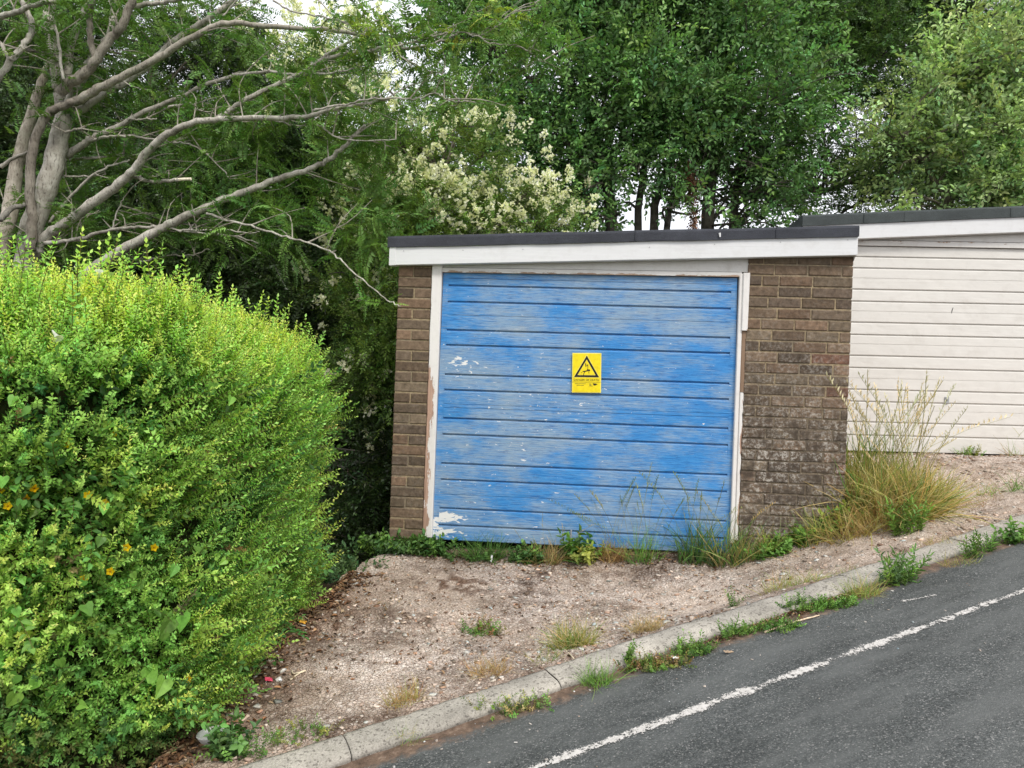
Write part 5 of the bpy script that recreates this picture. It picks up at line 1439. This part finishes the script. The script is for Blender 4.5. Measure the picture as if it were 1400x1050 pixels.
def tuft_pts(K, c, rx, ry, surf):
    a = rng.uniform(0, 6.283, K); r = np.sqrt(rng.random(K))
    x = c[0] + np.cos(a) * r * rx; y = c[1] + np.sin(a) * r * ry
    z = np.array([surf(xx, yy) for xx, yy in zip(x, y)]) - .006
    return np.stack([x, y, z], 1)
sdrv = lambda x, y: float(zdrive(np.array(x), np.array(y)))
def sroad(x, y): return zroad(x, y)
def smix(x, y):
    v = uv(x, y)[1]
    return zroad(x, y) if v < VK else (zroad(x, y) + .03 if v < VK + KW else float(dsurf(np.array(x), np.array(y))))
def dirs_up(K, spread, lean=(0, 0)):
    d = rng.normal(0, spread, (K, 3)); d[:, 2] = 1; d[:, 0] += lean[0]; d[:, 1] += lean[1]; return d
def cols(K, *cs):
    w_ = rng.integers(0, len(cs), K); f = rng.random((K, 1)) * .5
    a = np.array(cs)[w_]; b = np.array(cs)[rng.integers(0, len(cs), K)]
    return a * (1 - f) + b * f
def grass(label, c, h, n_, rx, ry, cs, spread=.55, surf=smix, tall=0, tallh=.5, name='grass_tuft', tcs=None, lean=(0, 0), group=None, fine=0):
    t_ = None; fo = Foliage(); o_ = (c[0], c[1], surf(c[0], c[1]))
    P_ = tuft_pts(n_, c, rx, ry, surf); d = dirs_up(n_, spread, lean)
    d[:, :2] += (P_[:, :2] - np.array(o_[:2])) / max(rx, ry) * spread * .6
    fo.add(T_BLADE if not fine else T_FINE, P_, orient(d, .1, 1.0), h * rng.uniform(.45, 1.15, n_), cols(n_, *cs), jit=.12)
    if not tall:
        o = fo.build(name, M['grass'], None, origin=o_); return tag(o, label, 'grass', group)
    t_ = empty(name, o_); tag(t_, label, 'grass', group)
    fo.build('blades', M['grass'], t_, origin=o_)
    f2 = Foliage(); P_ = tuft_pts(tall, c, rx * .8, ry * .8, surf)
    f2.add(T_SEED, P_, orient(dirs_up(tall, spread * .36, lean), .1, 1.0), tallh * rng.uniform(.6, 1.15, tall), cols(tall, *(tcs or (STRAW, YEL))), stemcol=(.26, .25, .09), jit=.1)
    f2.build('seed_heads', M['grass'], t_, origin=o_)
    return t_
def leafy(label, c, h, n_, rx, ry, cs, tm=None, spread=.5, surf=smix, name='weed', cat='weed', mat=None):
    fo = Foliage(); o_ = (c[0], c[1], surf(c[0], c[1]))
    P_ = tuft_pts(n_, c, rx, ry, surf)
    fo.add(tm or (T_BROAD if h > .115 else T_MAT), P_, orient(dirs_up(n_, spread), .3, .8), h * rng.uniform(.5, 1.15, n_), cols(n_, *cs), stemcol=(.12, .15, .05))
    return tag(fo.build(name, mat or M['leaf'], None, origin=o_), label, cat)
wl = lambda px, off=.08: (lambda p: (p.x, p.y))(F1.world(F1.loc(px, 755, -off)[0], -off, 0))
dp = lambda px, py: tuple(drive_pt(px, py)[:2])
rp_ = lambda px, py: tuple(road_pt(px, py)[:2])

# along the foot of the blue door, left to right
leafy('low dark-leaved weed at the foot of the left brick pier', wl(552), .13, 40, .13, .05, (GREEN, (.07, .14, .04)), spread=.7)
leafy('bushy weed hiding the bottom of the left door jamb', wl(588), .14, 36, .12, .05, ((.09, .19, .05), GREEN), spread=.6)
leafy('low broad-leaved weed under the flaked lower left corner of the blue door', wl(628), .10, 36, .14, .05, ((.09, .19, .05), GREEN), spread=.7)
grass('dark green grass tuft under the left third of the blue door', wl(662), .24, 220, .12, .05, (GREEN, (.06, .13, .03)), tall=0)
leafy('spreading green weed beside a white scrap under the blue door', wl(690), .10, 46, .16, .05, ((.08, .17, .05), GREEN), spread=.7)
leafy('nettle-like weed clump under the blue door left of its middle', wl(722), .13, 34, .10, .05, ((.08, .17, .05), GREEN), spread=.5)
grass('rusty dry grass tuft left of the leafy upright weed at the door', wl(752), .20, 240, .12, .04, (RUST, STRAW, GREEN), tall=6, tallh=.4)
leafy('upright leafy weed beside the small metal bolt of the blue door', wl(785), .19, 14, .04, .03, (BRIGHT, GREEN), spread=.3)
leafy('low yellow-green creeping weed at the middle of the blue door foot', wl(806), .12, 34, .10, .04, (BRIGHT, YEL), spread=.8)
grass('rust-brown grass tuft with tall stems right of the middle of the door', wl(838), .18, 220, .08, .04, (RUST, STRAW, RUST), tall=12, tallh=.62, tcs=((.16, .22, .06), STRAW), spread=.45)
grass('green grass with thin tall stems in front of the right half of the door', wl(880), .26, 110, .13, .05, (GREEN, BRIGHT), tall=12, tallh=.66, tcs=((.13, .21, .05), YEL), spread=.5)
grass('tall blue-green grass clump against the lower right corner of the door', wl(955), .36, 170, .14, .06, (GREEN, (.07, .13, .05)), tall=16, tallh=.62, tcs=((.15, .21, .07), YEL), spread=.45)
grass('dense green grass clump hiding the foot of the right door jamb', wl(995), .38, 130, .11, .07, (GREEN, (.07, .13, .05), STRAW), tall=8, tallh=.5, spread=.45)
grass('straw and green grass under the left side of the right brick pier', wl(1035, .07), .24, 220, .14, .06, (STRAW, YEL, GREEN), tall=0)
leafy('green creeper patch at the foot of the right brick pier', wl(1062, .1), .12, 50, .14, .07, (GREEN, BRIGHT), spread=.7)
leafy('leafy weed climbing the middle of the right brick pier base', wl(1098, .07), .12, 26, .12, .05, (GREEN, BRIGHT), spread=.5)
grass('yellowing grass at the base of the right brick pier near its corner', wl(1125, .1), .26, 260, .14, .07, (YEL, STRAW, GREEN), tall=4, tallh=.45)
# the big clump between the garages
bc = dp(1215, 700)
big = grass('big clump of yellowed tall grass with pale seed heads between the garages', bc, .42, 2600, .30, .28, (YEL, STRAW, STRAW, GREEN), spread=.52, tall=70, tallh=.95, tcs=((.62, .50, .27), (.74, .65, .44), (.68, .58, .36)), lean=(.10, -.05), fine=0)
grass('upright green grass standing at the back of the big clump against the pier corner', dp(1190, 672), .56, 170, .22, .08, (GREEN, YEL), spread=.2, fine=0)
grass('rusty dead grass spilling from the front of the big clump', dp(1195, 720), .24, 700, .28, .10, (RUST, STRAW, YEL), spread=.8)
grass('rusty grass on the right flank of the big clump', dp(1268, 692), .22, 420, .20, .12, (RUST, STRAW), spread=.8)
leafy('feathery bright green weed in front of the big grass clump', dp(1240, 728), .20, 26, .09, .06, (BRIGHT, (.17, .26, .06)), tm=T_WIDE, spread=.3)
leafy('yellow-leaved weed low at the left edge of the big grass clump', dp(1150, 722), .13, 30, .10, .05, ((.34, .32, .05), BRIGHT), spread=.7)
# weeds on the second drive
grass('thin grass tuft on the second drive left of the last weed', dp(1352, 678), .16, 60, .08, .05, (BRIGHT, STRAW), spread=.5)
grass('thin green tuft at the right edge on the second drive', dp(1394, 672), .18, 70, .08, .05, (BRIGHT, GREEN), spread=.5)
grass('flat rust-brown grass patch right of the big clump', dp(1330, 692), .12, 180, .24, .07, (RUST, STRAW), spread=1.1)
leafy('small weed at the foot of the cream door right of the tall seed heads', tuple(F2.world(F2.loc(1325, 620)[0], -.05, 0)[:2]), .11, 26, .12, .04, (BRIGHT, YEL), spread=.6, surf=sdrv)
grass('dry grass wisps at the foot of the cream door near the right edge', tuple(F2.world(F2.loc(1390, 622)[0], -.05, 0)[:2]), .18, 50, .16, .05, (STRAW, RUST, BRIGHT), surf=sdrv, tall=5, tallh=.4)
# the apron
leafy('low rosette weed in the middle of the concrete apron', dp(658, 862), .09, 60, .11, .07, (GREEN, RUST, BRIGHT), spread=.9)
grass('straw-tipped grass tussock on the apron near the kerb', dp(783, 885), .17, 420, .10, .07, (GREEN, STRAW, YEL), spread=.6)
grass('small grass tuft beside a dead stalk at the kerb edge', dp(748, 905), .10, 70, .08, .05, (YEL, GREEN), spread=.7)
grass('dry brown tuft left of the kerb joint on the apron', dp(670, 922), .11, 260, .085, .06, (STRAW, RUST), spread=.7)
grass('small brown tuft at the edge of the kerb low on the apron', dp(552, 962), .11, 220, .075, .05, (STRAW, RUST, YEL), spread=.7)
leafy('mat of small green weeds at the kerb near the hedge', dp(405, 1008), .06, 70, .14, .07, (BRIGHT, YEL, GREEN), spread=1.0)
grass('pale straw tuft alone on the right half of the apron', dp(884, 862), .11, 260, .085, .05, (STRAW, (.40, .30, .14)), spread=.7)
grass('yellow-green grass patch behind the kerb at the right of the apron', dp(1085, 800), .12, 300, .19, .05, (YEL, STRAW, BRIGHT), spread=.8)
leafy('single green sprout by the kerb on the right of the apron', dp(1004, 826), .09, 10, .03, .02, (BRIGHT, GREEN), spread=.4)
grass('tiny tuft behind the kerb below the big grass clump', dp(1158, 783), .07, 50, .06, .03, (YEL, BRIGHT), spread=.8)
grass('rusty tuft behind the kerb right of the feathery weed', dp(1290, 738), .09, 110, .16, .04, (RUST, STRAW, YEL), spread=.9)
# gutter weeds, left to right
leafy('dark leafy weed beside the white plastic bowl at the hedge foot', dp(306, 1034), .13, 20, .06, .05, ((.09, .17, .06), GREEN), spread=.35)
leafy('bright broad-leaved weed at the lower end of the kerb', dp(340, 1030), .10, 26, .09, .06, (BRIGHT, GREEN), spread=.8)
grass('pale tuft growing on the kerb face near the bottom', rp_(556, 1016), .08, 50, .05, .03, (YEL, STRAW, BRIGHT), spread=.6)
leafy('low weed strip in the gutter left of the first kerb joint', rp_(700, 972), .075, 60, .17, .04, (BRIGHT, GREEN, STRAW), spread=.9)
grass('spiky green tuft in the gutter by the first kerb joint', rp_(816, 935), .13, 200, .07, .04, (BRIGHT, GREEN), spread=.6)
leafy('low weed mat in the gutter right of the spiky tuft', rp_(893, 913), .075, 120, .16, .035, (GREEN, BRIGHT, RUST), spread=.9)
leafy('small upright weed on the kerb edge above the gutter mat', rp_(858, 912), .10, 14, .015, .012, (BRIGHT, GREEN), spread=.4)
leafy('leafy clump in the gutter at the middle of the kerb', rp_(948, 893), .09, 70, .09, .04, (GREEN, BRIGHT), spread=.7)
leafy('upright sprout in the gutter at the second kerb joint', rp_(994, 874), .11, 9, .03, .02, (BRIGHT, GREEN), tm=T_WIDE, spread=.3)
leafy('long low mat of small green weeds in the gutter below the sprout', rp_(1045, 862), .07, 150, .20, .035, (BRIGHT, GREEN), spread=.9)
leafy('thick bright green weed mat in the gutter', rp_(1120, 832), .07, 170, .20, .04, (BRIGHT, (.11, .25, .04)), spread=.8)
grass('yellow-green grass tuft against the kerb left of the biggest gutter weed', rp_(1180, 814), .14, 240, .09, .045, (YEL, BRIGHT, STRAW), spread=.7)
leafy('biggest gutter weed, a bushy blue-green plant against the kerb', rp_(1232, 797), .17, 34, .10, .06, ((.12, .22, .08), BRIGHT), tm=T_WIDE, spread=.5)
grass('straw tuft in the gutter between the bushy plant and the sprouts', rp_(1312, 772), .10, 100, .11, .04, (YEL, STRAW, BRIGHT), spread=.8)
leafy('left one of a pair of upright sprouts in the upper gutter', rp_(1330, 762), .13, 14, .06, .03, (BRIGHT, GREEN), tm=T_WIDE, spread=.3)
leafy('right one of a pair of upright sprouts in the upper gutter', rp_(1352, 753), .12, 12, .05, .03, (BRIGHT, GREEN), tm=T_WIDE, spread=.3)
leafy('last gutter weed at the right edge of the picture', rp_(1392, 742), .12, 20, .09, .03, (BRIGHT, GREEN), spread=.5)
# ivy and bramble in the dark gap
leafy('bramble and ivy leaves at the mouth of the dark gap beside the hedge', (dp(474, 772)[0], dp(474, 772)[1] + .1), .20, 70, .20, .22, ((.10, .19, .06), (.13, .22, .09)), spread=.8, tm=T_MAT, surf=lambda x, y: -1.36, name='bramble', cat='climbing plant')
leafy('trailing ground ivy along the apron edge left of the brick pier', (dp(518, 752)[0], dp(518, 752)[1] + .05), .14, 50, .17, .07, ((.07, .15, .045), GREEN), spread=.8, surf=lambda x, y: -1.24, name='ground_ivy', cat='climbing plant')

# chips and flakes worn out of the apron
def chip_t(seed):
    R = random.Random(seed); t = Tmpl()
    p = [np.array([sx * R.uniform(.5, 1), sy * R.uniform(.4, 1), sz * R.uniform(.12, .34)]) for sz in (-1, 1) for sx, sy in ((-1, -1), (1, -1), (1, 1), (-1, 1))]
    t.add(p, [(0, 3, 2, 1), (4, 5, 6, 7), (0, 1, 5, 4), (1, 2, 6, 5), (2, 3, 7, 6), (3, 0, 4, 7)], 0, R.uniform(.85, 1.1)); return t.arr()
T_CHIP = [chip_t(i) for i in range(8)]
def insided(x, y):
    i = np.clip(((x - gx[0]) / G0).astype(int), 0, len(gx) - 1); j = np.clip(((y - gy[0]) / G0).astype(int), 0, len(gy) - 1)
    return inside[i, j]
K = 40000
x = rng.uniform(-1.4, 6.0, K); y = rng.uniform(2.6, 7.2, K)
dens = np.clip((fbm(x, y, 2.3) - .36) * 3.2, .06, 1)
ok = insided(x, y) & (rng.random(K) < dens) & (uv(x, y)[1] > VK + KW + .01)
x, y = x[ok], y[ok]; K = len(x)
fo = Foliage(); dirs = rng.normal(0, 1, (K, 3)); dirs[:, 2] *= .25
pal = np.array([(.48, .39, .31), (.56, .48, .40), (.60, .53, .46), (.40, .30, .22), (.24, .165, .12), (.50, .36, .28), (.66, .58, .50)])
sz = rng.gamma(2.0, .0033, K).clip(.003, .019)
fo.add(T_CHIP, np.stack([x, y, dsurf(x, y) + sz * .12], 1), orient(dirs, 1.0, .25), sz, pal[rng.integers(0, len(pal), K)], jit=.15)
o = fo.build('gravel', M['stone']); tag(o, 'loose stone chips and flakes over the broken concrete drive', 'gravel', kind='stuff')
# leaf litter
T_DEAD = []
for i in range(5):
    R = random.Random(i + 300); t = Tmpl(); v, q = leaf_quads((0, -.5, 0), (0, 1, 0), (0, 0, 1), 1.0, R.uniform(.35, .6), R.uniform(.2, .7), R.uniform(-.3, .3), True); t.add(v, q, 0, 1.0); T_DEAD.append(t.arr())
def litter(K, xs, ys, zs, size, cs):
    d = rng.normal(0, 1, (K, 3)); d[:, 2] *= .2
    fo.add(T_DEAD, np.stack([xs, ys, zs], 1), orient(d, 1.0, .4), size * rng.uniform(.5, 1.3, K), np.array(cs)[rng.integers(0, len(cs), K)])
fo = Foliage(); BRN = [(.13, .07, .04), (.20, .11, .06), (.09, .055, .035), (.28, .17, .09), (.32, .22, .13)]
K = 2600; y = rng.uniform(2.95, 5.0, K); x = np.interp(y, ely, elx) + .10 + rng.exponential(.07, K) - .05; ok = (uv(x, y)[1] > VK + KW); x, y = x[ok], y[ok]
litter(len(x), x, y, dsurf(x, y) + .006, .030, BRN)
K = 1500; x = rng.uniform(-1.2, 2.4, K); y = rng.uniform(3.2, 5.4, K); ok = insided(x, y) & (fbm(x + 5, y, 2.2) > .5); x, y = x[ok], y[ok]
litter(len(x), x, y, dsurf(x, y) + .005, .022, BRN)
K = 5200; u = rng.uniform(-1.6, 7, K); v = VK - np.abs(rng.normal(0, .035, K)) - .002; ok = fbm(u, u * 0, 1.3) > .40; u, v = u[ok], v[ok]; x, y = xy(u, v)
litter(len(x), x, y, zroad_u(u) + .006, .017, BRN + [(.42, .34, .25)])
K = 700; s_ = rng.uniform(F1.loc(545, 755)[0], F1.loc(1160, 700)[0], K); oo = np.abs(rng.normal(0, .09, K)) + .02
W_ = np.array([tuple(F1.world(a, -b, 0)) for a, b in zip(s_, oo)]); litter(K, W_[:, 0], W_[:, 1], dsurf(W_[:, 0], W_[:, 1]) + .006, .024, BRN)
o = fo.build('leaf_litter', M['dry']); tag(o, 'brown dead leaves and debris along the hedge foot, gutter and drive', 'leaf litter', kind='stuff')
# grit on the road
K = 420; u = rng.uniform(-1, 6, K); v = VK - .03 - rng.exponential(.28, K); x, y = xy(u, v); fo = Foliage(); d = rng.normal(0, 1, (K, 3)); d[:, 2] *= .2
fo.add(T_CHIP, np.stack([x, y, zroad_u(u) + .001], 1), orient(d, 1, .3), rng.gamma(2, .0016, K).clip(.0015, .008), np.array([(.5, .46, .42), (.35, .3, .26), (.62, .6, .57)])[rng.integers(0, 3, K)])
o = fo.build('grit', M['stone']); tag(o, 'scattered pale grit on the asphalt beside the kerb', 'grit', kind='stuff')

# twigs and scraps
def stick(label, pts, r, col=(1.6, 1.45, 1.2), name='twig', fork=None):
    P_ = [drive_pt(*p) + Vector((0, 0, .014)) for p in pts]; mb = MB(); o_ = P_[0]
    limb(mb, [p - o_ for p in P_], r, r * .6, 6, 4, .001, col)
    if fork:
        Q_ = [drive_pt(*p) + Vector((0, 0, .016)) for p in fork]; limb(mb, [p - o_ for p in Q_], r * .9, r * .5, 6, 4, .001, col)
    o = mb.build(name, M['bark'], None, smooth=True); o.location = o_; return tag(o, label, 'twig')
stick('pale forked twig lying on the soil edge of the drive', [(397, 934), (408, 926), (418, 922)], .005, fork=[(399, 922), (402, 926), (418, 922)])
stick('thin dry stalk arching beside the grass tussock on the apron', [(735, 882), (765, 888), (785, 905)], .004)
stick('slim twig poking from under the hedge beside the brown litter', [(410, 842), (420, 850), (424, 856)], .004)
P0 = road_pt(1045, 866); mb = MB(); P1 = road_pt(1120, 843)
limb(mb, [Vector((0, 0, .006)), (P1 - P0) * .5 + Vector((0, 0, .012)), P1 - P0 + Vector((0, 0, .006))], .005, .003, 6, 6, .001, (1.9, 1.6, 1.3)); o = mb.build('stalk', M['bark']); o.location = P0; tag(o, 'long dry stalk lying along the gutter below the green mat', 'twig')
# the white bowl
M['bowl'] = flat('grubby_white_plastic', (.58, .58, .57), .4, .4, .12)
p = drive_pt(290, 1018); mb = MB()
prof_ = [(.0, .0), (.045, .0), (.062, .012), (.072, .04), (.078, .052), (.072, .054), (.064, .038), (.05, .014), (.0, .010)]
nn = 28; rings = []
for (r, z) in prof_[1:-1]: rings.append(mb.pts([(r * math.cos(2 * math.pi * k / nn), r * math.sin(2 * math.pi * k / nn), z) for k in range(nn)]))
for a, b in zip(rings, rings[1:]):
    for k in range(nn): mb.face((a + k, a + (k + 1) % nn, b + (k + 1) % nn, b + k))
mb.face([rings[-1] + k for k in range(nn)]); mb.face([rings[0] + nn - 1 - k for k in range(nn)])
o = mb.build('bowl', M['bowl'], None, smooth=True); o.scale = (.72, .72, .72); o.location = (p.x, p.y, float(dsurf(np.array(p.x), np.array(p.y))) + .022); o.rotation_euler = (rad(4), rad(-12), 0); tag(o, 'white plastic bowl dropped at the foot of the hedge', 'bowl')
def scrap(name, label, cat, p, w, h, mat, rz, rx=0.2, col=(.8, .8, .78)):
    mb = MB(); N = 6
    g_ = [[mb.pts([((i / N - .5) * w, (j / N - .5) * h, random.uniform(0, .25) * min(w, h))], col) for i in range(N + 1)] for j in range(N + 1)]
    for j in range(N):
        for i in range(N): mb.face((g_[j][i], g_[j][i + 1], g_[j + 1][i + 1], g_[j + 1][i]))
    o = mb.build(name, mat); o.location = p; o.rotation_euler = (rx, .15, rz); return tag(o, label, cat)
scrap('wrapper', 'crumpled pink wrapper on the bare soil beside the hedge', 'litter', drive_pt(367, 933) + Vector((0, 0, .012)), .035, .028, M['pink'], .4)
scrap('paper_scrap', 'tiny white scrap beside the pink wrapper', 'litter', drive_pt(383, 933) + Vector((0, 0, .008)), .015, .012, M['white_plastic'], .9)
scrap('yellow_leaf', 'fallen orange-yellow leaf on the litter by the hedge foot', 'leaf', drive_pt(414, 854) + Vector((0, 0, .012)), .04, .03, M['dry'], .3, col=(.62, .33, .05))
pw = F1.world(F1.loc(672, 757, -.13)[0], -.13, 0); pw.z = sdrv(pw.x, pw.y) + .03
scrap('paper_scrap', 'upright white scrap among the weeds under the blue door', 'litter', pw, .014, .045, M['white_plastic'], .2, rx=1.2)
scrap('paper_scrap', 'small white scrap caught in the weeds at the middle of the gutter', 'litter', road_pt(922, 908) + Vector((0, 0, .03)), .035, .02, M['white_plastic'], .5)
scrap('bark_flake', 'tan flake of bark on the road below the kerb joint', 'litter', road_pt(996, 893) + Vector((0, 0, .006)), .055, .018, M['dry'], .5, col=(.35, .26, .18))
